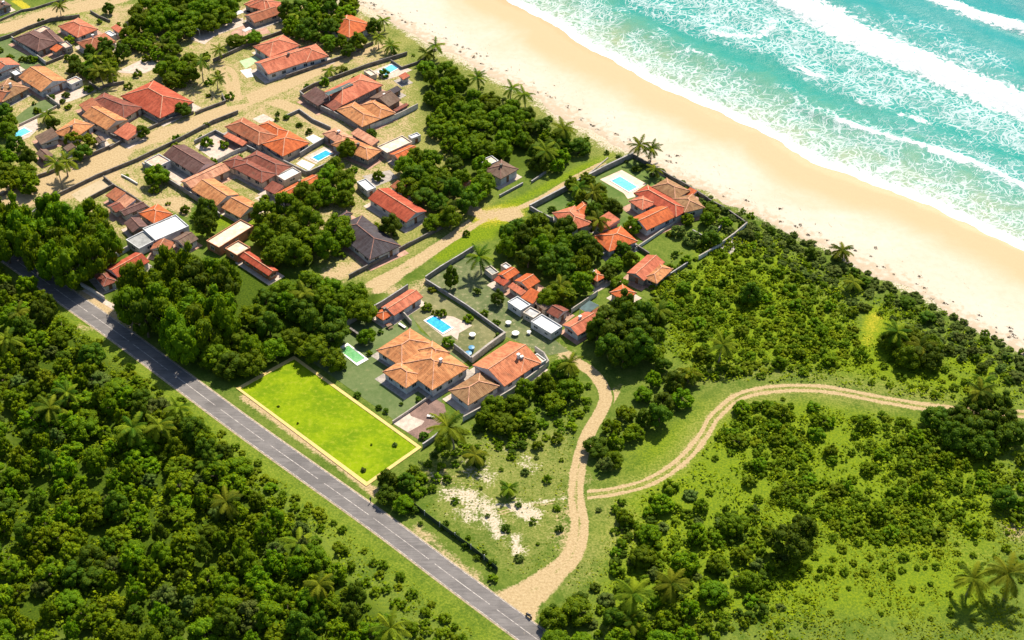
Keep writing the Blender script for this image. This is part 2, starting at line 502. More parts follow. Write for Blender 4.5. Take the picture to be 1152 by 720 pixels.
# shoreline and the edge between growth and sand, surveyed along the coast
SHORE = GN([(577, 0), (600, 10), (626, 22.6), (643, 35), (664, 49), (705, 71), (747, 93), (800, 115), (821, 127), (867, 147), (919, 177), (995, 205), (1057, 228), (1094, 248), (1152, 273)])
VEG = GN([(398, 2), (440, 20), (469, 35), (498, 52), (550, 80), (598, 102), (627, 120), (680, 152), (740, 186), (787, 208), (873, 251), (967, 293), (1040, 332), (1099, 367), (1152, 391)])
NRM = np.array([math.cos(math.radians(45)), math.sin(math.radians(45))])   # out to sea
def extend(W, L=900):
    a = W[0] - (W[min(4, len(W) - 1)] - W[0]) / np.linalg.norm(W[4] - W[0]) * L
    b = W[-1] + (W[-1] - W[-5]) / np.linalg.norm(W[-1] - W[-5]) * L
    return np.vstack([a, W, b])
def resample(W, step):
    d = np.hypot(*(W[1:] - W[:-1]).T); s = np.concatenate([[0], np.cumsum(d)])
    # finer inside the surveyed stretch
    t = []
    for i in range(len(d)):
        st = step if 0 < i < len(d) - 1 else (step if False else None)
        if st: t += list(np.arange(s[i], s[i + 1], st))
        else:
            k = np.linspace(0, 1, 90); k = (1 - (1 - k) ** 2.2) if i == 0 else k ** 2.2
            t += list((s[i] + k * d[i])[:-1 if i == 0 else None])
    t = np.array(sorted(set(np.round(t, 3))))
    return np.stack([np.interp(t, s, W[:, 0]), np.interp(t, s, W[:, 1])], 1), t

# ---- the ground sheet, reaching the horizon
def axis(lo, hi, st, far):
    a = np.arange(lo, hi + st, st)
    k = np.geomspace(st * 2, far, 26)
    return np.concatenate([lo - k[::-1], a, hi + k])
gx = axis(-215, 215, 1.0, 2500); gy = axis(170, 500, 1.0, 2500)
XX, YY = np.meshgrid(gx, gy, indexing='ij')
Pg = np.stack([XX.ravel(), YY.ravel()], 1)
vegX = extend(VEG); shX = extend(SHORE)
def seaward(P, line):
    """signed distance, positive on the sea side"""
    d = seg_dist(P, line)
    # side from nearest segment
    tdir = np.array([NRM[1], -NRM[0]])
    s = P @ tdir; ls = line @ tdir
    o = np.argsort(ls)
    ref = np.interp(s, ls[o], (line @ NRM)[o])
    return np.where(P @ NRM > ref, d, -d)
sv = seaward(Pg, vegX)
zg = np.where(sv > 6, -np.clip((sv - 6) * 0.08, 0, 6) - 0.6, 0.0)
gp = np.stack([XX, YY, zg.reshape(XX.shape)], -1)
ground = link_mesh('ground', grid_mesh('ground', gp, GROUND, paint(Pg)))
tag(ground, kind='structure')

# ---- beach
def beach_mat():
    n = NT('beach_sand')
    p = n.pos()
    wet = n.attr('wet'); edge = n.attr('edge')
    n1 = n.noise(p, 0.035, 4, 0.6, 0.6); n2 = n.noise(p, 0.5, 5, 0.6); n3 = n.noise(p, 3.5, 3, 0.6)
    c = n.mix(n.sm(n2, 0.3, 0.7), (0.44, 0.392, 0.315), (0.47, 0.430, 0.355))
    w1 = n.math('ADD', wet, n.math('MULTIPLY', n.math('SUBTRACT', n1, 0.5), 0.5))
    c = n.mix(n.sm(w1, 0.05, 0.55), c, (0.43, 0.30, 0.175))
    c = n.mix(n.sm(w1, 0.72, 0.9), c, (0.375, 0.245, 0.115))
    # driftweed and dry grass near the growth
    e = n.math('ADD', edge, n.math('MULTIPLY', n.math('SUBTRACT', n2, 0.5), 1.6))
    c = n.mix(n.sm(e, 0.55, 0.95, 0, 0.8), c, (0.36, 0.27, 0.18))
    w = n.noise(n.mapv(p, (1.6, 0.6, 1), (0, 0, math.radians(45))), 0.8, 6, 0.75)
    wf = n.math('MULTIPLY', n.math('MULTIPLY', n.sm(w, 0.59, 0.64), n.sm(n.noise(n.mapv(p, (1, 0.25, 1), (0, 0, math.radians(45))), 0.22, 3), 0.5, 0.6)), n.sm(edge, 0.12, 0.5))
    c = n.mix(wf, c, (0.16, 0.105, 0.06))
    r = n.sm(w1, 0.7, 0.9, 0.9, 0.45)
    n.bsdf(c, r, n.bump(n.math('ADD', n.math('MULTIPLY', n2, 0.6), n.math('MULTIPLY', n3, 0.4)), 0.35, 0.25), 0.2)
    return n.mat
B0, t0 = resample(vegX, 1.5)
s0 = seaward(B0, shX)            # negative: distance to the water
nb = 70
k = np.linspace(0, 1, nb)
rng = np.random.default_rng(4)
jag = np.array([mnoise.noise(Vector((a * 0.06, 3.1, 0))) * 3.2 + mnoise.noise(Vector((a * 0.25, 7.7, 0))) * 1.6 for a in t0])
start = B0 + NRM * (jag - 2.0)[:, None]
width = -s0 + 14
P3 = start[:, None, :] + NRM[None, None, :] * (k[None, :] * (width - jag + 2.0)[:, None])[..., None]
dsh = seaward(P3.reshape(-1, 2), shX).reshape(P3.shape[:2])
dvg = seaward(P3.reshape(-1, 2), vegX).reshape(P3.shape[:2])
zb = np.interp(dsh, [-60, -25, 0, 14], [0.06, 0.0, -0.55, -1.1]) + 0.06
zb[:, 0] = 0.012
wet = np.interp(dsh, [-45, -22, -9, -3, 5], [0.0, 0.25, 0.62, 0.92, 1.0])
edge = np.interp(dvg, [-6, 0, 5, 16, 26], [1.0, 0.85, 0.55, 0.2, 0.0])
beach = link_mesh('beach', grid_mesh('beach', np.dstack([P3, zb]), beach_mat(), dict(wet=wet, edge=edge)))
tag(beach, kind='structure')

# ---- sea
def sea_mat():
    n = NT('sea_water')
    p = n.pos()
    foam = n.attr('foam'); lace = n.attr('lace'); d = n.attr('dist')
    rot = n.mapv(p, (1, 1, 1), (0, 0, math.radians(45)))
    wn_ = n.n('TexNoise'); n.set(wn_.inputs['Vector'], rot); wn_.inputs['Scale'].default_value = 0.16; wn_.inputs['Detail'].default_value = 1.6
    vm = n.n('VectorMath', operation='MULTIPLY_ADD'); n.set(vm.inputs[0], wn_.outputs['Color']); vm.inputs[1].default_value = (8.0, 6.0, 6.0); n.set(vm.inputs[2], rot)
    warp = vm.outputs[0]
    def cell(scale, sx, sy, wv=warp):
        v = n.n('TexVoronoi', feature='DISTANCE_TO_EDGE'); n.set(v.inputs['Vector'], n.mapv(wv, (sx, sy, 1))); v.inputs['Scale'].default_value = scale
        return v.outputs['Distance']
    e1 = cell(0.24, 1.35, 0.7); e2 = cell(0.50, 1.3, 0.75)
    n1 = n.noise(rot, 0.07, 5, 0.65, 0.5); n2 = n.noise(warp, 0.5, 5, 0.65); n3 = n.noise(warp, 2.2, 4, 0.65)
    ln = n.math('ADD', lace, n.math('MULTIPLY', n.math('SUBTRACT', n1, 0.5), 2.0), clamp=True)
    ln = n.math('MULTIPLY', n.math('MULTIPLY', ln, 0.88), n.sm(lace, 0.05, 0.3))
    def ridge(vec, sc, det):
        q = n.noise(vec, sc, det, 0.55)
        return n.math('SUBTRACT', 1.0, n.math('ABSOLUTE', n.math('MULTIPLY_ADD', q, 2.0, -1.0)))
    st = n.mapv(warp, (1.3, 0.75, 1))
    r1 = ridge(st, 0.26, 2)
    l1 = n.sm(r1, n.math('SUBTRACT', 0.985, n.math('MULTIPLY', ln, 0.09)), 1.0)
    v1 = n.math('SUBTRACT', 1.0, n.sm(e1, 0.0, n.math('MAXIMUM', n.math('MULTIPLY', ln, 0.13), 0.002)))
    v2 = n.math('SUBTRACT', 1.0, n.sm(e2, 0.0, n.math('MAXIMUM', n.math('MULTIPLY', n.math('SUBTRACT', ln, 0.25), 0.22), 0.002)))
    l = n.math('MAXIMUM', n.math('MULTIPLY', l1, n.sm(ln, 0.08, 0.3, 0, 0.8)), n.math('MULTIPLY', v1, n.sm(ln, 0.15, 0.4, 0, 0.9)))
    l = n.math('MAXIMUM', l, n.math('MULTIPLY', v2, n.sm(ln, 0.3, 0.6, 0, 0.85)))
    sol = n.sm(n.math('ADD', foam, n.math('ADD', n.math('MULTIPLY', n.math('SUBTRACT', n2, 0.5), 1.5), n.math('MULTIPLY', n.math('SUBTRACT', n3, 0.5), 0.4))), 0.42, 0.72)
    F = n.math('MAXIMUM', sol, n.math('MULTIPLY', l, 0.75), clamp=True)
    dn = n.math('ADD', d, n.math('MULTIPLY', n.math('SUBTRACT', n1, 0.5), 30.0))
    c = n.mix(n.sm(dn, 0, 20), (0.23, 0.26, 0.13), (0.075, 0.21, 0.135))
    c = n.mix(n.sm(dn, 14, 36), c, (0.001, 0.190, 0.155))
    c = n.mix(n.sm(dn, 60, 110), c, (0.001, 0.185, 0.185))
    c = n.mix(n.sm(dn, 120, 170), c, (0.001, 0.090, 0.140))
    c = n.mix(n.sm(n2, 0.35, 0.7, 0, 0.35), c, n.mix(0.35, c, (0.02, 0.24, 0.21)))
    # milky water under broken foam
    c = n.mix(n.math('MULTIPLY', ln, 0.30), c, (0.05, 0.27, 0.29))
    c = n.mix(F, c, (0.55, 0.57, 0.58))
    h = n.math('ADD', n.math('MULTIPLY', n2, 0.7), n.math('MULTIPLY', n3, 0.3))
    h = n.math('ADD', h, n.math('MULTIPLY', F, 0.25))
    n.bsdf(c, n.math('MULTIPLY_ADD', F, 0.5, 0.35), n.bump(h, 0.5, 0.6), 0.06)
    return n.mat
S0, ts = resample(shX, 0.9)
dd = np.concatenate([np.arange(-2.5, 40, 0.7), np.arange(40, 215, 1.0), 215 + np.geomspace(2, 2500, 40)])
wob = np.array([mnoise.noise(Vector((a * 0.035, 9.0, 0))) * 3.4 + mnoise.noise(Vector((a * 0.12, 2.0, 0))) * 1.5 + mnoise.noise(Vector((a * 0.4, 5.0, 0))) * .5 for a in ts])
off = dd[None, :] + (wob * 1.0)[:, None] * np.exp(-np.clip(dd, 0, None) / 12)[None, :]
Ps = S0[:, None, :] + NRM[None, None, :] * off[..., None]
Pf = Ps.reshape(-1, 2)
dflat = np.broadcast_to(dd[None, :], Ps.shape[:2]).reshape(-1)
foam = np.zeros(len(Pf)); lace = np.zeros(len(Pf)); crest = np.zeros(len(Pf))
def fbrush(pts, r, s, arr):
    W = GN(pts)
    w = np.clip(1 - seg_dist(Pf, W) / (r * 1.5), 0, 1) ** 0.8 * s
    np.maximum(arr, w, out=arr)
foam = np.maximum(foam, np.interp(dflat, [-3, 0, 1.5, 4, 9], [1, 1.0, 0.68, 0.38, 0.0]))
lace = np.maximum(lace, np.interp(dflat, [0, 8, 18, 28, 36], [0.95, 0.8, 0.5, 0.2, 0.0]))
fbrush([(878, -6), (905, 9), (930, 24), (955, 38), (985, 52), (1020, 66), (1060, 84), (1110, 106), (1152, 122), (1200, 142)], 6.5, 1.2, foam)
fbrush([(900, -6), (940, 14), (975, 36), (1020, 54), (1070, 74), (1120, 96), (1200, 128)], 7.5, 0.8, foam)
fbrush([(880, -10), (930, 12), (990, 40), (1020, 55)], 9.0, 0.72, foam)
fbrush([(1040, 62), (1100, 85), (1152, 105)], 9.0, 0.55, foam)
fbrush([(1040, -8), (1062, 2), (1099, 17), (1125, 25), (1152, 32), (1200, 48)], 4.6, 1.0, foam)
fbrush([(1105, 18), (1150, 30)], 6, 0.62, foam)
fbrush([(946, 137), (975, 146), (1010, 155), (1045, 164), (1082, 176), (1110, 188), (1152, 208), (1200, 230)], 2.4, 0.8, foam)
fbrush([(1050, 167), (1085, 179)], 3.0, 0.95, foam)
fbrush([(803, 36), (820, 40), (856, 38), (868, 30)], 3.2, 0.72, foam)
fbrush([(900, 76), (912, 82), (925, 86)], 2.6, 0.8, foam)
fbrush([(1015, 128), (1035, 134), (1046, 140)], 2.5, 0.7, foam)
fbrush([(752, 60), (775, 55), (800, 62)], 4, 0.5, foam)
fbrush([(965, 112), (990, 122)], 2.5, 0.6, foam)
for poly, s, w in (([(770, -20), (890, -10), (960, 48), (1060, 92), (1200, 150), (1200, 185), (1110, 156), (1060, 140), (990, 116), (920, 94), (870, 60), (790, 40), (700, 0), (690, -20)], 0.74, 6),
                   ([(1090, 130), (1152, 140), (1200, 160), (1200, 185), (1110, 160)], 0.95, 6),
                   ([(1060, 30), (1130, 50), (1150, 90), (1080, 80), (1040, 50)], 0.38, 6),
                   ([(950, 0), (1060, 20), (1152, 60), (1152, 110), (1050, 70), (970, 30)], 0.32, 6)):
    np.maximum(lace, soft_poly(Pf, GN(poly), w) * s, out=lace)
fbrush([(946, 137), (1010, 155), (1082, 176), (1152, 208)], 12, 0.6, lace)
# waves: low swell, steep crests under the breakers
zs = -0.38 + np.clip(dflat, 0, 1e9) * 0.0
sw = np.array([0.0])
zs = zs + 0.28 * np.sin(dflat * 2 * math.pi / 17.0 + np.sin(np.repeat(ts, len(dd)) * 0.03) * 1.2) * np.interp(dflat, [3, 25], [0, 1])
for pts, A, w in (([(878, -6), (930, 22), (985, 50), (1060, 82), (1152, 120), (1300, 180)], 1.5, 4.5), ([(1040, -8), (1099, 17), (1152, 32), (1300, 80)], 1.3, 4.5), ([(900, 120), (946, 137), (1010, 155), (1082, 176), (1152, 208), (1300, 270)], 0.6, 2.6)):
    q = seg_dist(Pf, GN(pts))
    zs = zs + A * np.exp(-(q / w) ** 2)
zs = np.where(dflat < 3, -0.42 - 0.0 * dflat, zs)
P4 = np.dstack([Ps, zs.reshape(Ps.shape[:2])])
sea = link_mesh('sea', grid_mesh('sea', P4, sea_mat(), dict(foam=foam, lace=lace, dist=dflat)))
tag(sea, kind='structure')

# ------------------------------------------------------------------ roads
def smooth_line(pts, step=1.0):
    W = GN(pts)
    # Catmull-Rom
    P = np.vstack([2 * W[0] - W[1], W, 2 * W[-1] - W[-2]])
    out = []
    for i in range(1, len(P) - 2):
        n = max(2, int(np.linalg.norm(P[i + 1] - P[i]) / step))
        for k in range(n):
            t = k / n
            out.append(0.5 * ((2 * P[i]) + (-P[i - 1] + P[i + 1]) * t + (2 * P[i - 1] - 5 * P[i] + 4 * P[i + 1] - P[i + 2]) * t * t + (-P[i - 1] + 3 * P[i] - 3 * P[i + 1] + P[i + 2]) * t ** 3))
    out.append(P[-2])
    return np.array(out)

def track(name, pts, width, ruts=False, z=0.012, strength=1.0, widths=None):
    L = smooth_line(pts, 0.8)
    T = np.gradient(L, axis=0); T /= np.linalg.norm(T, axis=1)[:, None]
    Nn = np.stack([-T[:, 1], T[:, 0]], 1)
    nw = 17
    u = np.linspace(-1, 1, nw)
    wd = np.full(len(L), width) if widths is None else np.interp(np.linspace(0, 1, len(L)), np.linspace(0, 1, len(widths)), widths)
    P = L[:, None, :] + Nn[:, None, :] * (u[None, :] * (wd * 0.62 + (0.0 if ruts else 0.5))[:, None])[..., None]
    a = paint(P.reshape(-1, 2))
    au = np.abs(u)
    if ruts: prof = 0.80 * np.exp(-((au - 0.42) / 0.16) ** 2) + 0.36
    else: prof = np.clip(1.45 - 1.45 * au ** 1.6, 0, 1)
    prof = prof * np.clip((1 - au) * 6, 0, 1)
    along = np.array([1 + 0.35 * mnoise.noise(Vector((i * 0.05, 1.7, width))) + 0.2 * mnoise.noise(Vector((i * 0.2, 4.7, width))) for i in range(len(L))])
    mid = np.array([max(0, 0.42 + 0.5 * mnoise.noise(Vector((i * 0.035, 8.7, width)))) for i in range(len(L))])
    fade = np.clip(np.minimum(np.arange(len(L)), np.arange(len(L))[::-1]) / 5.0, 0, 1)
    pr = np.broadcast_to(prof[None, :] * fade[:, None] * strength, P.shape[:2]) * along[:, None]
    if not ruts: pr = pr - np.exp(-(u / 0.2) ** 2)[None, :] * mid[:, None] * 0.75
    pr = np.clip(pr, 0, 1.3).reshape(-1)
    a['dirt'] = np.maximum(a['dirt'], pr)
    a['dry'] = np.maximum(a['dry'], np.broadcast_to((np.clip(1 - au, 0, 1) * 1.2)[None, :], P.shape[:2]).reshape(-1) * 0.6)
    zz = np.full(P.shape[:2], z)
    o = link_mesh(name, grid_mesh(name, np.dstack([P, zz]), GROUND, a))
    tag(o, kind='structure')
    return o

def asphalt_mat():
    n = NT('asphalt')
    p = n.pos()
    a = n.noise(p, 0.25, 4, 0.6); b = n.noise(n.mapv(p, (0.25, 2.4, 1), (0, 0, math.radians(44))), 1.0, 4, 0.6); f = n.noise(p, 8, 3, 0.7)
    c = n.mix(n.sm(n.math('ADD', n.math('MULTIPLY', a, 0.5), n.math('MULTIPLY', b, 0.5)), 0.38, 0.64), (0.108, 0.098, 0.094), (0.165, 0.150, 0.142))
    c = n.mix(n.sm(f, 0.45, 0.75, 0, 0.4), c, (0.21, 0.19, 0.18))
    pa = n.n('TexVoronoi'); n.set(pa.inputs['Vector'], n.mapv(p, (0.10, 0.35, 1), (0, 0, math.radians(44)))); pa.inputs['Scale'].default_value = 1.0
    ps = n.n('SeparateColor'); n.set(ps.inputs[0], pa.outputs['Color'])
    c = n.mix(n.sm(ps.outputs[0], 0.80, 0.82, 0, 0.45), c, (0.085, 0.078, 0.075))
    c = n.mix(n.sm(n.noise(p, 0.9, 6, 0.75), 0.60, 0.68, 0, 0.5), c, (0.22, 0.185, 0.145))
    n.bsdf(c, 0.85, n.bump(f, 0.3, 0.03), 0.25)
    return n.mat
def line_mat(name, col, lo, hi):
    n = NT(name)
    p = n.pos()
    f = n.noise(p, 1.3, 5, 0.7)
    c = n.mix(n.sm(f, lo, hi), (0.22, 0.19, 0.18), col)
    n.bsdf(c, 0.8, None, 0.2)
    return n.mat
ROADC = [(-70, 240), (0, 281), (79, 337), (141, 381), (272, 478), (420, 583), (510, 650), (601, 717), (700, 792)]
RL = smooth_line(ROADC, 2.0)
RT = np.gradient(RL, axis=0); RT /= np.linalg.norm(RT, axis=1)[:, None]
RN = np.stack([-RT[:, 1], RT[:, 0]], 1)
def strip(name, a, b, z, mat, kind='structure', seg=None):
    mb = MB()
    for i in range(len(RL) - 1):
        if seg and not seg(i): continue
        q = [RL[i] + RN[i] * a, RL[i + 1] + RN[i + 1] * a, RL[i + 1] + RN[i + 1] * b, RL[i] + RN[i] * b]
        mb.face([(*x, z) for x in q][::-1])
    o = mb.build(name, mat, fix=True)
    for pl in o.data.polygons: pass
    return tag(o, kind=kind)
RW = 2.85
strip('asphalt_road', -RW, RW, 0.05, asphalt_mat())
PAINTW = line_mat('road_paint', (0.46, 0.42, 0.38), 0.40, 0.60)
strip('road_centre_line', -0.085, 0.085, 0.056, PAINTW, seg=lambda i: (i % 9) != 8)
strip('road_edge_line_north', RW - 0.22, RW - 0.08, 0.056, line_mat('edge_paint', (0.5, 0.44, 0.38), 0.42, 0.6))
strip('road_edge_line_south', -RW + 0.08, -RW + 0.22, 0.056, MAT.get('x') or line_mat('edge_paint_b', (0.5, 0.44, 0.38), 0.42, 0.6))
mb = MB()
for s, (a, b) in ((1, (RW, RW + 0.35)), (-1, (RW, RW + 0.35))):
    for i in range(len(RL) - 1):
        A, B = RL[i], RL[i + 1]
        q = [A + RN[i] * a * s, B + RN[i + 1] * a * s, B + RN[i + 1] * b * s, A + RN[i] * b * s]
        mb.face([(*q[0], 0.045), (*q[1], 0.045), (*q[2], 0.006), (*q[3], 0.006)])
tag(mb.build('road_shoulder', plain('shoulder', (0.36, 0.28, 0.18), 0.9, 0.3, 1.5), fix=True), kind='structure')

track('dirt_street', [(-30, 233), (20, 218), (70, 196), (125, 172), (180, 152), (240, 130), (285, 110), (345, 86), (400, 62), (440, 48)], 5.0, z=0.016, widths=[11, 11, 9, 7, 6.5, 6.5, 6, 4, 2.6, 2])
track('dirt_street_branch', [(268, 118), (262, 100), (258, 84), (248, 74)], 5.5, z=0.020, widths=[5, 4.5, 5.5, 4.5])
track('dirt_street_lower_branch', [(300, 112), (330, 122), (365, 140), (400, 152)], 6, z=0.024, widths=[4, 4.5, 5.5, 5])
track('dirt_street_top', [(-20, 36), (20, 28), (55, 16), (100, 6), (150, -6), (200, -20)], 6.0, z=0.018, widths=[8, 8, 8, 8, 7, 6])
track('dirt_lane', [(410, 330), (440, 312), (475, 290), (510, 266), (545, 244), (580, 238)], 3.4, z=0.018, widths=[6, 5, 3.6, 3.2, 4.2, 3.8])
track('dirt_lane_spur', [(543, 246), (532, 236), (522, 225)], 3.4, z=0.022, widths=[5, 4, 3])
track('dirt_lane_branch', [(555, 238), (575, 243), (592, 250)], 3, z=0.026, widths=[7, 6, 4])
track('sandy_path', [(575, 238), (610, 222), (650, 198), (690, 178)], 1.6, ruts=False, z=0.020, strength=.75)
track('dirt_track', [(566, 694), (586, 676), (606, 660), (626, 643), (645, 622), (652, 590), (648, 560), (651, 525), (661, 490), (680, 455), (679, 437), (666, 419), (645, 405), (622, 388)], 4.0, z=0.016, widths=[15, 7.5, 4.8, 3.8, 3.5, 3.3, 3.0, 2.8, 2.6, 2.6, 2.6, 2.6, 2.4])
track('dirt_track_stub', [(672, 470), (684, 453), (692, 441), (699, 432)], 2.0, z=0.010)
track('wheel_track', [(640, 558), (655, 557), (690, 553), (730, 542), (765, 520), (790, 492), (805, 468), (835, 445), (880, 437), (930, 438), (990, 449), (1060, 460), (1152, 466), (1230, 472)], 3.8, ruts=True, z=0.009)
track('faint_path', [(545, 582), (590, 570), (640, 562)], 1.6, ruts=True, z=0.006, strength=0.62)

# ------------------------------------------------------------------ lawns, yards, paving
def slab(name, pts, mat, z=0.03, kind='structure', label=None, cat=None):
    mb = MB()
    P = [G(*q)[:2] for q in pts]
    mb.prism(P, 0.0, z, 0, bottom=False)
    o = mb.build(name, mat)
    return tag(o, label, cat, None, kind)

def lawn_mat(name, a, b, bare=(0.22, 0.20, 0.09), fb=0.68):
    n = NT(name)
    p = n.pos()
    n1 = n.noise(p, 0.12, 5, 0.6, 0.4); n2 = n.noise(p, 0.8, 5, 0.65); n3 = n.noise(p, 5, 3, 0.7)
    f = n.math('ADD', n.math('MULTIPLY', n1, 0.6), n.math('MULTIPLY', n2, 0.4))
    c = n.mix(n.sm(f, 0.36, 0.64), a, b)
    c = n.mix(n.sm(n2, fb - 0.08, fb + 0.05, 0, 0.6), c, bare)
    c = n.mix(n.sm(n3, 0.35, 0.7, 0, 0.3), c, n.mix(1.0, c, (0.55, 0.6, 0.5), 'MULTIPLY'))
    n.bsdf(c, 0.95, n.bump(n.math('ADD', n2, n3), 0.5, 0.12), 0.08)
    return n.mat
LAWN_G = lawn_mat('lawn_grey_green', (0.085, 0.125, 0.040), (0.135, 0.165, 0.065))
LAWN_O = lawn_mat('lawn_olive', (0.115, 0.125, 0.050), (0.205, 0.190, 0.090), (0.32, 0.26, 0.14), 0.62)
LAWN_M = lawn_mat('lawn_mixed', (0.080, 0.110, 0.040), (0.155, 0.165, 0.075), (0.30, 0.26, 0.15), 0.62)
LAWN_B = lawn_mat('lawn_bright', (0.110, 0.185, 0.003), (0.215, 0.285, 0.003), (0.24, 0.27, 0.02), 0.60)
LAWN_L = lawn_mat('lawn_lush', (0.08, 0.15, 0.008), (0.14, 0.22, 0.012))
CONC = plain('concrete', (0.32, 0.28, 0.24), 0.85, 0.2, 0.8)
CONC_P = plain('pale_paving', (0.46, 0.37, 0.30), 0.85, 0.15, 0.8)
PINKP = plain('pink_paving', (0.40, 0.23, 0.16), 0.85, 0.2, 0.6)
WHITE = plain('white_render', (0.60, 0.58, 0.55), 0.7, 0.1, 0.7)
WALLG = plain('grey_render', (0.24, 0.23, 0.215), 0.85, 0.22, 0.5)
WALLW = plain('white_wall', (0.50, 0.50, 0.50), 0.8, 0.16, 0.5)
WALLB = plain('beige_wall', (0.50, 0.42, 0.34), 0.8, 0.18, 0.5)
WALLD = plain('dark_wall', (0.17, 0.145, 0.12), 0.9, 0.3, 0.5)
WALLO = plain('terracotta_wall', (0.42, 0.19, 0.10), 0.85, 0.2, 0.5)
BRNP = plain('brown_paving', (0.19, 0.115, 0.09), 0.85, 0.22, 0.35)

COPG = plain('coping_grey', (0.30, 0.28, 0.27), 0.9, 0.25, 0.8)
COPD = plain('coping_dark', (0.17, 0.15, 0.135), 0.9, 0.3, 0.8)
YL = [(265.5, 437), (331, 400.5), (474.5, 503.5), (412, 547.5)]
YI = [(270.8, 437.8), (331, 404.4), (468.8, 503.4), (412.8, 542.6)]
slab('vacant_lot', YI, LAWN_B, 0.03)
slab('garden_lawn', [(360, 385), (400, 362), (446, 338), (462, 352), (472, 372), (520, 405), (498, 432), (497, 452), (452, 480), (440, 470), (352, 408)], LAWN_G, 0.024)
slab('pool_garden', [(452, 345), (480, 322), (566, 377), (520, 410), (500, 397)], LAWN_O, 0.020)
slab('plot_lawn', [(481, 315), (534, 281), (556, 300), (590, 355), (640, 395), (618, 400), (568, 378), (525, 347)], LAWN_M, 0.020)
slab('plot_grass', [(440, 350), (455, 343), (463, 350), (452, 358)], LAWN_G, 0.014)
slab('corner_lawn', [(0, 45), (14, 42), (52, 72), (30, 84), (0, 78)], LAWN_G, 0.02)
slab('small_lawn', crop(0, 80, [(250, 330), (400, 250), (520, 330), (380, 400), (180, 470), (60, 480)]), LAWN_G, 0.02)
slab('villa_lawn', [(600, 235), (712, 177), (760, 198), (730, 215), (700, 262), (650, 240), (620, 250)], lawn_mat('lawn_villa', (0.07, 0.12, 0.025), (0.13, 0.17, 0.045)), 0.02)
slab('back_lawn', [(690, 300), (716, 283), (727, 290), (702, 305)], LAWN_L, 0.022)
slab('dry_plot', crop(80, 190, [(0, 230), (290, 85), (385, 150), (80, 300)]), lawn_mat('plot_dry', (0.36, 0.28, 0.17), (0.46, 0.36, 0.24), (0.2, 0.18, 0.08), 0.6), 0.02)
slab('green_court', crop(260, 0, [(75, 550), (215, 505), (270, 540), (230, 560), (180, 590), (130, 620)]), plain('green_paint', (0.34, 0.46, 0.24), 0.8, 0.1), 0.03)
slab('forecourt', crop(0, 80, [(440, 240), (540, 200), (760, 150), (870, 180), (640, 270), (520, 300)]), CONC_P, 0.03)
slab('concrete_yard', crop(130, 0, [(690, 250), (1150, 160), (1152, 230), (900, 320), (800, 400), (680, 355)]), CONC_P, 0.04)
slab('clay_yard', crop(260, 0, [(0, 290), (190, 180), (300, 160), (420, 130), (430, 160), (300, 230), (360, 300), (60, 330), (0, 330)]), PINKP, 0.03)
slab('terrace', crop(155, 140, [(515, 200), (690, 75), (950, 235), (725, 350)]), CONC_P, 0.035)
slab('patio', crop(155, 140, [(215, 430), (310, 365), (470, 450), (380, 545)]), CONC_P, 0.035)
slab('street_terrace', crop(240, 120, [(350, 110), (450, 65), (570, 125), (420, 150)]), CONC_P, 0.03)
slab('side_terrace', crop(240, 120, [(830, 280), (900, 250), (1000, 300), (920, 345)]), WHITE, 0.04)
slab('parking_terrace', crop(240, 120, [(745, 515), (800, 475), (915, 525), (860, 575)]), WHITE, 0.04)
slab('small_terrace', crop(240, 120, [(650, 435), (710, 405), (770, 435), (710, 490)]), CONC, 0.035)
slab('courtyard', crop(340, 130, [(540, 545), (790, 490), (860, 560), (660, 640)]), CONC, 0.03)
slab('garden_path', crop(190, 200, [(770, 185), (850, 150), (970, 215), (900, 250)]), CONC_P, 0.03)
slab('brown_paved_yard', crop(430, 440, [(100, 290), (440, 45), (560, 120), (575, 190), (560, 265), (340, 445)]), BRNP, 0.036)
slab('pale_paved_yard', crop(430, 440, [(95, 290), (240, 190), (260, 225), (380, 270), (360, 300), (230, 370)]), CONC_P, 0.040)
slab('main_pool_deck', crop(410, 350, [(530, 90), (640, 30), (800, 50), (970, 130), (850, 200), (840, 260), (780, 215), (710, 230)]), CONC_P, 0.022)
slab('villa_pool_deck', crop(670, 180, [(40, 175), (235, 90), (460, 215), (340, 300), (360, 330), (290, 350), (255, 300)]), plain('deck_pink', (0.60, 0.43, 0.34), 0.8, 0.12), 0.03)
slab('corner_pool_deck', crop(0, 80, [(70, 560), (330, 400), (345, 520), (270, 590), (150, 640)]), CONC_P, 0.03)
slab('north_pool_deck', crop(330, 60, [(700, 165), (890, 85), (1070, 150), (960, 200), (830, 240)]), CONC_P, 0.03)
slab('walled_pool_deck', crop(240, 120, [(810, 460), (1000, 360), (1110, 400), (925, 515)]), CONC_P, 0.03)
slab('kiosk_terrace', crop(130, 0, [(0, 650), (290, 510), (400, 600), (260, 660), (110, 660)]), CONC_P, 0.03)
slab('garden_terrace', [(806, 276), (828, 262), (842, 268), (822, 286)], CONC, 0.03)
slab('pavement_slab', [(92, 327), (98, 325), (134, 346), (128, 349)], CONC_P, 0.03)
slab('street_parking', crop(260, 0, [(80, 635), (180, 615), (205, 690), (140, 700)]), WHITE, 0.04)

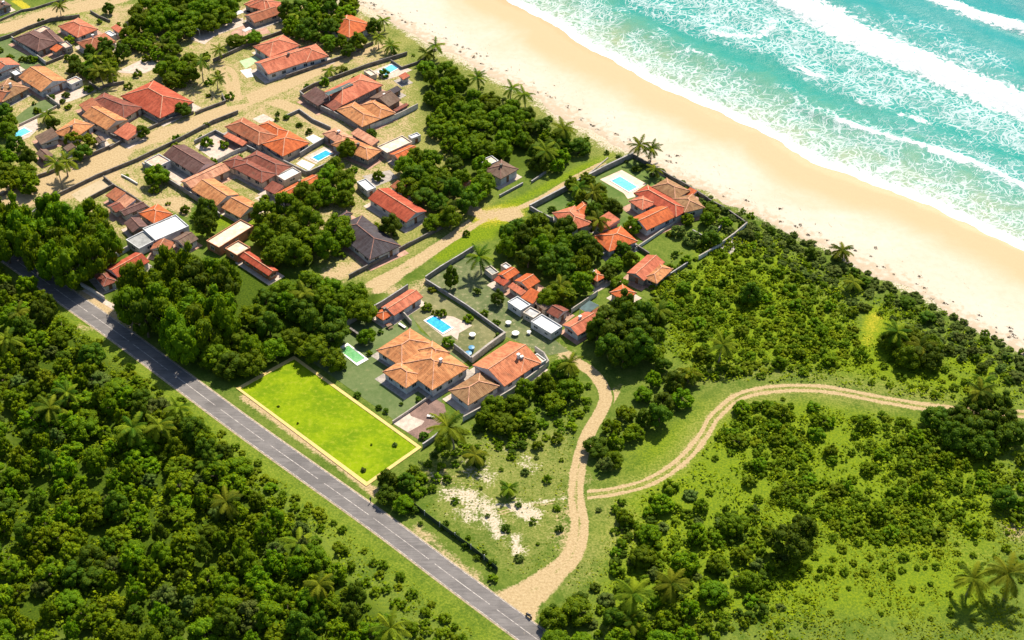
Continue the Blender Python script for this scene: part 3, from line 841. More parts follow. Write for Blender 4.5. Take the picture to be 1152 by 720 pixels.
# drawn yellow overlay outline of the vacant lot, built as a raised band
def band(name, outer, inner, h, mat):
    mb = MB()
    O = [G(*p) for p in outer]; I = [G(*p) for p in inner]
    for i in range(4):
        j = (i + 1) % 4
        mb.face([(O[i].x, O[i].y, h), (O[j].x, O[j].y, h), (I[j].x, I[j].y, h), (I[i].x, I[i].y, h)])
        mb.face([(O[i].x, O[i].y, 0), (O[j].x, O[j].y, 0), (O[j].x, O[j].y, h), (O[i].x, O[i].y, h)])
        mb.face([(I[j].x, I[j].y, 0), (I[i].x, I[i].y, 0), (I[i].x, I[i].y, h), (I[j].x, I[j].y, h)])
    return mb.build(name, mat, fix=True)
tag(band('lot_outline_overlay', YL, YI, 0.14, plain('yellow_band', (0.52, 0.38, 0.13), 0.8, 0.06, 0.4)),
    'flat yellow overlay outline framing the bright green vacant lot beside the asphalt road', 'boundary')

# ------------------------------------------------------------------ walls and fences
def wall(label, pts, h=2.2, t=0.22, mat=WALLG, name='boundary_wall', cap=True, cat='wall'):
    h = h * (0.62 if mat is WALLD else 0.78)
    W = [G(*p) for p in pts]
    root = empty(name, (W[0].x, W[0].y, 0))
    L = [w - W[0] for w in W]
    def rib(mb, t, z0, z1, ext):
        for i in range(len(L) - 1):
            a, b = L[i].copy(), L[i + 1].copy()
            d = (b - a).normalized()
            a = a - d * ext; b = b + d * ext
            s = Vector((-d.y, d.x, 0)) * t / 2
            dz = i * 0.006
            mb.prism([a + s, b + s, b - s, a - s], z0, z1 + dz)
    mb = MB(); rib(mb, t, 0, h, 0.05); mb.build('wall_panel', mat, root)
    if cap:
        mb = MB(); rib(mb, t + 0.1, h + 0.02, h + 0.09, 0.09); mb.build('coping', {WALLW: CONC, WALLG: COPG, WALLD: COPD}.get(mat, CONC), root)
    n = 0
    tag(root, label, cat)
    return root

wall('dark grey wall along the upper edge of the tall palm street corner', [(37, 242), (56, 226), (109, 200), (156, 181)], 1.8, 0.22, WALLD)
wall('long dark wall between the sandy street and the brown-roofed terrace houses', [(156, 181), (200, 160), (240, 139), (268, 128)], 2.0, 0.22, WALLD)
wall('wall between the bare sandy plot and the small terracotta roofs', [(117, 201), (128, 210), (148, 222), (170, 237)], 1.6, 0.2, WALLD)
wall('low wall closing the dry plot beside the large leafy trees', [(100, 226), (128, 211)], 2.0, 0.2, WALLD)
wall('grey wall between the brown tiled house and the empty grassy plot', [(161, 188), (181, 200), (210, 218), (232, 232), (248, 245)], 2.0, 0.22, WALLG)
wall('white low curved wall beside the round tree in the grassy plot', [(137, 198), (145, 202), (155, 208)], 0.8, 0.3, WHITE, 'garden_wall', False)
wall('grey wall at the far side of the white terrace with two small trees', [(219, 162), (243, 150), (262, 160), (288, 172)], 1.6, 0.2, WALLG)
wall('white wall between the terrace with two trees and the red-brown roofs', [(245, 183), (262, 174), (287, 164)], 1.5, 0.2, WALLW)
wall('long grey wall behind the walled blue pool and the orange-red roof', [(288, 163), (310, 180), (345, 197), (350, 196)], 1.8, 0.22, WALLG)
wall('grey wall in front of the walled turquoise pool', [(349, 197), (368, 188), (380, 178)], 2.0, 0.22, WALLG)
wall('grey wall beside the white terrace and the walled pool', [(338, 177), (352, 168), (366, 160)], 2.2, 0.22, WALLG)
wall('grey wall at the street side of the house with pink and orange roofs', [(322, 133), (337, 126), (352, 137), (372, 146)], 1.4, 0.2, WALLG)
wall('grey wall beneath the orange hip roofs of the walled compound', [(338, 108), (352, 120), (376, 131), (409, 148)], 2.3, 0.24, WALLG)
wall('dark wall behind the coral roof of the walled compound', [(338, 106), (352, 98), (380, 88), (412, 76), (458, 62)], 2.0, 0.22, WALLD)
wall('grey wall at the lower right of the walled compound', [(409, 148), (432, 140), (452, 131), (470, 122)], 2.2, 0.24, WALLW)
wall('dark wall between the coral roofed pool house and the grassy lane', [(322, 88), (345, 80), (385, 66), (404, 57), (420, 50)], 1.9, 0.22, WALLD)
wall('dark wall behind the coral roofed house with the green court', [(240, 70), (262, 60), (285, 49), (322, 36), (345, 28)], 1.9, 0.22, WALLD)
wall('dark wall by the round street bend under the palms', [(220, 129), (232, 124), (254, 116), (250, 108)], 1.6, 0.22, WALLD)
wall('dark garden wall along the sandy street below the red roofed house', [(124, 168), (142, 158), (186, 138), (218, 128)], 1.6, 0.22, WALLD)
wall('wall below the pinkish roof at the bend of the sandy street', [(118, 150), (140, 161), (150, 157)], 1.8, 0.22, WALLD)
wall('dark wall at the street side of the yellow flowering trees', [(44, 200), (56, 196), (88, 182), (112, 172), (128, 165)], 1.8, 0.22, WALLD)
wall('dark wall by the corner below the blue corner pool', [(0, 222), (20, 212), (44, 200)], 1.7, 0.22, WALLD)
wall('dark wall around the brown roofed house near the wide sandy street', [(0, 46), (12, 42), (32, 33), (58, 24), (90, 20)], 2.0, 0.22, WALLD)
wall('white topped wall between the grey lawn and the brown roofed house', [(14, 45), (32, 58), (52, 73)], 1.8, 0.22, WALLW)
wall('dark wall in front of the brown roofed house and its small garden', [(52, 73), (62, 69), (72, 65)], 1.5, 0.2, WALLD)
wall('wall beside the forecourt of the long white house', [(48, 106), (58, 114), (68, 121)], 1.5, 0.22, WALLB)
wall('pale curving wall between the small lawn and the corner pool', [(22, 142), (45, 131), (64, 121)], 0.9, 0.25, WALLB)
wall('wall behind the red tiled roofs between two gardens', [(100, 94), (112, 102), (118, 98), (140, 94)], 1.5, 0.2, WALLD)
wall('black wall along the top street beside the yellow field', [(0, 24), (25, 13), (38, 11), (60, 4), (75, 0)], 1.2, 0.2, WALLD)
wall('wall between the garden trees and the top houses', [(102, 14), (112, 20), (124, 25)], 1.4, 0.2, WALLD)
wall('blue grey wall at the left of the small red house by the asphalt road', [(88, 315), (104, 306), (122, 295), (146, 281)], 2.0, 0.24, WALLW)
wall('white rounded wall between the asphalt road and the small red house', [(88, 315), (92, 322), (104, 329), (118, 338)], 1.6, 0.24, WALLW)
wall('grey wall running up from the grove beside the garden with the green pool', [(384, 371), (400, 361), (430, 345), (459, 326)], 2.3, 0.24, WALLG)
wall('dark wall along the sandy lane beneath the dark-roofed house', [(393, 313), (412, 303), (440, 288), (462, 276)], 2.0, 0.22, WALLD)
wall('dark wall between the sandy lane and the red gabled house', [(462, 276), (485, 264), (502, 255)], 1.8, 0.22, WALLD)
wall('long grey wall between the sandy lane and the large empty lawn', [(479, 316), (495, 305), (520, 290), (534, 281)], 2.0, 0.24, WALLG)
wall('grey wall running down between the blue pool garden and the large empty lawn', [(479, 318), (500, 331), (525, 347), (568, 378)], 1.6, 0.22, WALLG)
wall('wide brown topped wall between the pool garden and the orange gabled roof', [(531, 408), (550, 393), (568, 380)], 2.4, 0.5, WALLB)
wall('grey wall between the main orange roof and the pool garden', [(511, 392), (520, 399), (531, 408)], 2.0, 0.22, WALLG)
wall('grey wall between the small red tiled outbuilding and the blue pool', [(446, 350), (455, 357), (463, 366)], 2.0, 0.22, WALLB)
wall('long white wall below the orange gabled house beside the scrub', [(521, 474), (545, 461), (575, 443), (600, 425), (617, 411)], 2.0, 0.24, WALLW)
wall('white wall corner at the end of the orange gabled house', [(617, 411), (612, 402), (602, 395)], 2.0, 0.24, WALLW)
wall('grey wall at the lower end of the brown paved yard', [(476, 504), (485, 498), (495, 490)], 1.8, 0.24, WALLG)
wall('grey wall between the brown paved yard and the green lawn', [(442, 476), (460, 464), (484, 447)], 0.9, 0.2, WALLB)
wall('dark hedge-like wall beside the green pool', [(394, 372), (404, 379), (413, 386)], 1.5, 0.5, WALLD)
wall('long blue grey wall of the seaside villa along the grassy lane', [(596, 236), (640, 213), (680, 192), (712, 177)], 2.2, 0.4, WALLG)
wall('grey wall below the grove at the near corner of the seaside villa', [(596, 236), (606, 242), (622, 250)], 1.8, 0.3, WALLG)
wall('dark wall of the seaside villa facing the beach', [(712, 177), (735, 190), (752, 200), (774, 212), (796, 226)], 1.9, 0.24, WALLD)
wall('dark wall bounding the seaside villa behind the brown roof', [(796, 226), (815, 236), (838, 252)], 1.5, 0.22, WALLD)
wall('dark wall around the sunken seaside garden', [(779, 262), (790, 268), (804, 264), (812, 256)], 1.4, 0.24, WALLG)
wall('pale wall at the lower right of the sunken seaside garden', [(786, 292), (805, 281), (826, 266), (840, 254)], 1.6, 0.26, WALLW)
wall('thin wall along the scrub below the seaside houses', [(736, 322), (757, 309), (774, 298)], 1.4, 0.2, WALLG)
wall('dark green wall behind the small bright lawn', [(690, 294), (704, 287), (716, 279), (730, 288)], 1.8, 0.24, WALLD)
wall('grey wall below the orange seaside roofs', [(672, 292), (683, 287), (690, 281)], 1.6, 0.22, WALLG)
wall('grey wall under the long seaside roof wing', [(714, 282), (735, 268), (758, 252), (768, 240)], 1.2, 0.22, WALLW)
wall('grey block wall beside the pergola yard', [(643, 352), (655, 344), (672, 332)], 1.8, 0.2, WALLW)
wall('broken pale wall along the grassy lane by the villa', [(620, 222), (640, 208), (660, 198), (684, 178)], 0.35, 0.35, CONC, 'low_wall', False)
wall('low grey wall in front of the small white house in the grove', [(562, 222), (575, 215), (588, 208)], 1.0, 0.25, WALLG)
wall('low wall end of the grassy lane in the grove', [(598, 206), (607, 200), (614, 195)], 1.0, 0.25, WALLG)
wall('grey wall between the walled compound and the trees by the beach', [(440, 70), (452, 78), (470, 72), (478, 66)], 1.5, 0.2, WALLD)
wall('black post wall near the beach behind the orange seaside house', [(378, 8), (390, 14)], 1.4, 0.2, WALLD)

# dark netted fence beside the asphalt road
def net_fence(label, pts, h=1.9):
    W = [G(*p) for p in pts]
    root = empty('mesh_fence', (W[0].x, W[0].y, 0))
    net = NT('dark_netting')
    net.bsdf((0.03, 0.05, 0.025), 0.8, None, 0.2)
    post = plain('fence_post', (0.45, 0.43, 0.4), 0.8)
    mb = MB()
    tot = 0
    for i in range(len(W) - 1):
        a, b = W[i] - W[0], W[i + 1] - W[0]
        d = (b - a).normalized(); s = Vector((-d.y, d.x, 0)) * 0.03
        mb.prism([a + s, b + s, b - s, a - s], 0.02, h)
        n = max(1, int((b - a).length / 6))
        for k in range(n):
            p = a.lerp(b, k / n)
            m2 = MB(); m2.box(p, 0.16, 0.16, 0, h + 0.35, math.atan2(d.y, d.x)); m2.build('post', post, root)
    mb.build('netting', net.mat, root)
    tag(root, label, 'fence')
net_fence('dark green netted fence with pale posts beside the asphalt road', [(461, 566), (478, 580), (495, 593), (512, 605), (530, 618), (545, 630), (560, 643)], 1.4)

# ------------------------------------------------------------------ houses
GLASS = NT('window_glass'); GLASS.bsdf((0.03, 0.045, 0.055), 0.12, None, 0.6); GLASS = GLASS.mat
FRAME = plain('window_frame', (0.62, 0.60, 0.56), 0.6, 0.05)
DOORM = plain('wood_door', (0.16, 0.08, 0.045), 0.6, 0.2)
RIDGE = plain('ridge_mortar', (0.50, 0.25, 0.15), 0.85, 0.25, 0.8)
RIDGE_D = plain('ridge_mortar_dark', (0.22, 0.11, 0.085), 0.85, 0.25, 0.8)
rh = random.Random(11)

def rectify(q, h):
    P = [G(x, y, h) for x, y in q]
    P = [Vector((p.x, p.y)) for p in P]
    c = sum(P, Vector((0, 0))) / 4
    e1 = ((P[1] - P[0]) + (P[2] - P[3])) / 2
    e2 = ((P[2] - P[1]) + (P[3] - P[0])) / 2
    if e1.length > e2.length:
        u = e1.normalized(); w = Vector((u.y, -u.x))
        if w.dot(e2) < 0: w = -w
        e2 = w * abs(e2.dot(w))
    else:
        w = e2.normalized(); u = Vector((-w.y, w.x))
        if u.dot(e1) < 0: u = -u
        e1 = u * abs(e1.dot(u))
    return [c - e1 / 2 - e2 / 2, c + e1 / 2 - e2 / 2, c + e1 / 2 + e2 / 2, c - e1 / 2 + e2 / 2]

def in_poly(p, poly, m=0.0):
    s = None
    for i in range(4):
        a, b = poly[i], poly[(i + 1) % 4]
        e = (b - a).normalized()
        c = e.x * (p.y - a.y) - e.y * (p.x - a.x)
        if s is None:
            ctr = sum(poly, Vector((0, 0))) / 4
            s = 1 if e.x * (ctr.y - a.y) - e.y * (ctr.x - a.x) > 0 else -1
        if c * s < m: return False
    return True

FOOT = []
def house(label, wings, wallm=None, name='house', cat='house', open_sides=False, chimney=None, tank=None):
    """wings: (type, four photo-pixel eave corners left/top/right/bottom, roof colour, eave height, slope)"""
    wallm = wallm or WALLW
    polys = []
    FOOT.append(polys)
    for i, w in enumerate(wings):
        h = (w[3] if len(w) > 3 else 2.7) * 0.88
        polys.append(rectify(w[1], h))
    org = sum(polys[0], Vector((0, 0))) / 4
    root = empty(name, (org.x, org.y, 0))
    tag(root, label, cat)
    ap = MB(); am = rh.choice((CONC, CONC_P, PINKP, PINKP))
    for i, P in enumerate(polys):
        if wings[i][0] == 'flat': continue
        c = sum(P, Vector((0, 0))) / 4; a1 = (P[1] - P[0]).normalized(); a2 = (P[2] - P[1]).normalized()
        e = [rh.uniform(0.2, 1.8) for _ in range(4)]
        ap.prism([P[0] - a1 * e[0] - a2 * e[1], P[1] + a1 * e[2] - a2 * e[1], P[2] + a1 * e[2] + a2 * e[3], P[3] - a1 * e[0] + a2 * e[3]], 0.0, 0.045 + 0.005 * i, bottom=False)
    if ap.v: tag(ap.build('yard_paving', am), kind='structure')
    done_door = False
    for i, w in enumerate(wings):
        t, q, colr = w[:3]
        h = (w[3] if len(w) > 3 else 2.7) * 0.88 + 0.013 * i
        sl = math.tan(math.radians(w[4] if len(w) > 4 else 21))
        A, B, Cc, D = [p - org for p in polys[i]]
        e1 = (B - A); e2 = (Cc - B)
        L1, L2 = e1.length, e2.length
        ctr = (A + Cc) / 2
        if L1 < 0.5 or L2 < 0.5: continue
        th = 0.22
        def v3(p, z): return Vector((p.x, p.y, z))
        rm = R(colr) if colr in ROOF else MAT[colr]
        mb = MB(); rid = MB()
        def slope(pts):
            a, b = pts[0], pts[1]
            u = (b - a).normalized()
            nn = u.cross(pts[2] - a).normalized()
            vv = nn.cross(u)
            mb.face(pts, 0, [((p - a).dot(u), (p - a).dot(vv)) for p in pts])
        ridges = []
        if t == 'hip':
            if L1 >= L2:
                r = L2 / 2; hs = min(r, L1 / 2 - 0.01); m1 = (A + D) / 2 + e1.normalized() * hs; m2 = (B + Cc) / 2 - e1.normalized() * hs
                Z = h + r * sl
                M1, M2 = v3(m1, Z), v3(m2, Z)
                slope([v3(A, h), v3(B, h), M2, M1]); slope([v3(Cc, h), v3(D, h), M1, M2])
                slope([v3(D, h), v3(A, h), M1]); slope([v3(B, h), v3(Cc, h), M2])
                ridges = [(M1, M2), (v3(A, h), M1), (v3(D, h), M1), (v3(B, h), M2), (v3(Cc, h), M2)]
            else:
                r = L1 / 2; hs = min(r, L2 / 2 - 0.01); m1 = (A + B) / 2 + e2.normalized() * hs; m2 = (Cc + D) / 2 - e2.normalized() * hs
                Z = h + r * sl
                M1, M2 = v3(m1, Z), v3(m2, Z)
                slope([v3(B, h), v3(Cc, h), M2, M1]); slope([v3(D, h), v3(A, h), M1, M2])
                slope([v3(A, h), v3(B, h), M1]); slope([v3(Cc, h), v3(D, h), M2])
                ridges = [(M1, M2), (v3(A, h), M1), (v3(B, h), M1), (v3(Cc, h), M2), (v3(D, h), M2)]
        elif t in ('gable', 'gable2'):
            if t == 'gable': a, b, c, d = A, B, Cc, D
            else: a, b, c, d = B, Cc, D, A
            Z = h + (b - a).length / 2 * sl
            M1, M2 = v3((a + b) / 2, Z), v3((c + d) / 2, Z)
            slope([v3(b, h), v3(c, h), M2, M1]); slope([v3(d, h), v3(a, h), M1, M2])
            mb.face([v3(a, h), v3(b, h), M1], 1); mb.face([v3(c, h), v3(d, h), M2], 1)
            ridges = [(M1, M2)]
        elif t in ('shed', 'shed2'):
            Z = h + min(L1, L2) * sl * 0.55
            if t == 'shed': hi, lo = (B, Cc), (A, D)      # high on the far side of AB
            else: hi, lo = (A, B), (D, Cc)
            slope([v3(lo[0], h), v3(lo[1], h), v3(hi[1], Z), v3(hi[0], Z)])
            mb.face([v3(hi[0], h), v3(hi[1], h), v3(hi[1], Z), v3(hi[0], Z)], 1)
            mb.face([v3(lo[0], h), v3(hi[0], h), v3(hi[0], Z)], 1); mb.face([v3(lo[1], h), v3(hi[1], h), v3(hi[1], Z)], 1)
        if t != 'flat':
            poly = [A, B, Cc, D]
            for k in range(4):
                a, b = poly[k], poly[(k + 1) % 4]
                mb.face([v3(a, h - th), v3(b, h - th), v3(b, h), v3(a, h)], 0)
            mb.face([v3(p, h - th) for p in poly], 0)
            ro = mb.build('roof', [rm, wallm], root, fix=True)
            if len(ridges):
                rb = MB()
                for a, b in ridges:
                    up = Vector((0, 0, 0.05)); rb.bar(a + up, b + up, 0.24, 0.13)
                rb.build('ridge_tiles', RIDGE_D if colr in ('dark', 'brown', 'redbrown', 'umber') else RIDGE, ro)
            if rh.random() < 0.18 and t in ('hip', 'gable', 'gable2'):
                f = rh.uniform(0.25, 0.7)
                p = (A + e1 * rh.uniform(0.3, 0.7) + e2 * f)
                cb = MB(); zt = h + min(L1, L2) / 2 * sl
                cb.box(p, 0.7, 0.55, h + 0.05, zt + 0.55, math.atan2(e1.y, e1.x)); cb.box(p, 0.9, 0.75, zt + 0.56, zt + 0.68, math.atan2(e1.y, e1.x))
                cb.build('chimney', WHITE if rh.random() < .6 else WALLD, ro)
            ins = 0.45
        else:
            # flat slab inside a parapet
            u1, u2 = e1.normalized(), e2.normalized()
            pb = MB(); w0 = 0.22
            O = [A, B, Cc, D]
            I = [A + (u1 + u2) * w0, B + (-u1 + u2) * w0, Cc - (u1 + u2) * w0, D + (u1 - u2) * w0]
            for k in range(4):
                j = (k + 1) % 4
                pb.prism([O[k], O[j], I[j], I[k]], h - 0.25, h + 0.35)
            pb.build('parapet', wallm, root)
            mb.prism(I, h - 0.2, h + 0.02)
            mb.build('roof', rm, root)
            ins = 0.03
        # walls
        u1, u2 = e1.normalized(), e2.normalized()
        Wp = [A + (u1 + u2) * ins, B + (-u1 + u2) * ins, Cc - (u1 + u2) * ins, D + (u1 - u2) * ins]
        zt = h - th - 0.003 if t != 'flat' else h - 0.253
        if open_sides:
            for p in Wp:
                pm = MB(); pm.box(p, 0.3, 0.3, 0, zt, math.atan2(e1.y, e1.x)); pm.build('post', wallm, root)
            continue
        wb = MB(); wb.prism(Wp, 0, zt, bottom=False); wo_ = wb.build('wall', wallm, root)
        for k in range(4):
            a, b = Wp[k], Wp[(k + 1) % 4]
            d = b - a; L = d.length
            if L < 2.4: continue
            u = d / L
            out = Vector((u.y, -u.x))
            if out.dot((a + b) / 2 - ctr) < 0: out = -out
            nw = max(1, min(4, int(L / 3.6)))
            for m in range(nw):
                p = a + d * ((m + 0.5 + rh.uniform(-0.08, 0.08)) / nw)
                pw = p + out * 0.25 + org
                if any(in_poly(pw, polys[j], 0.3) for j in range(len(wings)) if j != i): continue
                rz = math.atan2(u.y, u.x)
                if not done_door and out.y < 0.2 and L > 3:
                    done_door = True
                    db = MB(); db.box(p + out * 0.03, 1.0, 0.07, 0.02, min(2.1, zt - 0.1), rz)
                    dr = db.build('door', DOORM, root)
                    hb = MB(); hb.box(p + out * 0.09 + u * 0.38, 0.08, 0.05, 1.0, 1.1, rz); hb.build('handle', FRAME, dr)
                    continue
                ww = rh.choice((1.1, 1.4, 1.4, 1.8)); z0, z1 = 0.95, min(2.05, zt - 0.15)
                fb = MB()
                fb.box(p + out * 0.03, ww + 0.16, 0.06, z0 - 0.08, z0, rz); fb.box(p + out * 0.03, ww + 0.16, 0.06, z1, z1 + 0.08, rz)
                for s in (-1, 0, 1):
                    fb.box(p + out * 0.03 + u * s * (ww / 2 + (0.04 if s else 0)), 0.08 if s else 0.05, 0.055, z0 + 0.001, z1 - 0.001, rz)
                fo = fb.build('window', FRAME, root)
                gb = MB(); gb.box(p + out * 0.012, ww - 0.004, 0.02, z0 + 0.002, z1 - 0.002, rz); gb.build('pane', GLASS, fo)
    return root

K = crop
for nm, c_ in (('white_sheet', (0.60, 0.59, 0.57)), ('grey_sheet', (0.42, 0.41, 0.40)), ('beige_slab', (0.62, 0.50, 0.36)), ('pinkish_slab', (0.58, 0.38, 0.28)), ('cream_slab', (0.55, 0.47, 0.34)), ('grey_slab', (0.26, 0.26, 0.25)), ('dark_glass', (0.05, 0.09, 0.09)), ('stained_slab', (0.36, 0.31, 0.24))):
    plain(nm, c_, 0.75, 0.2, 0.7)

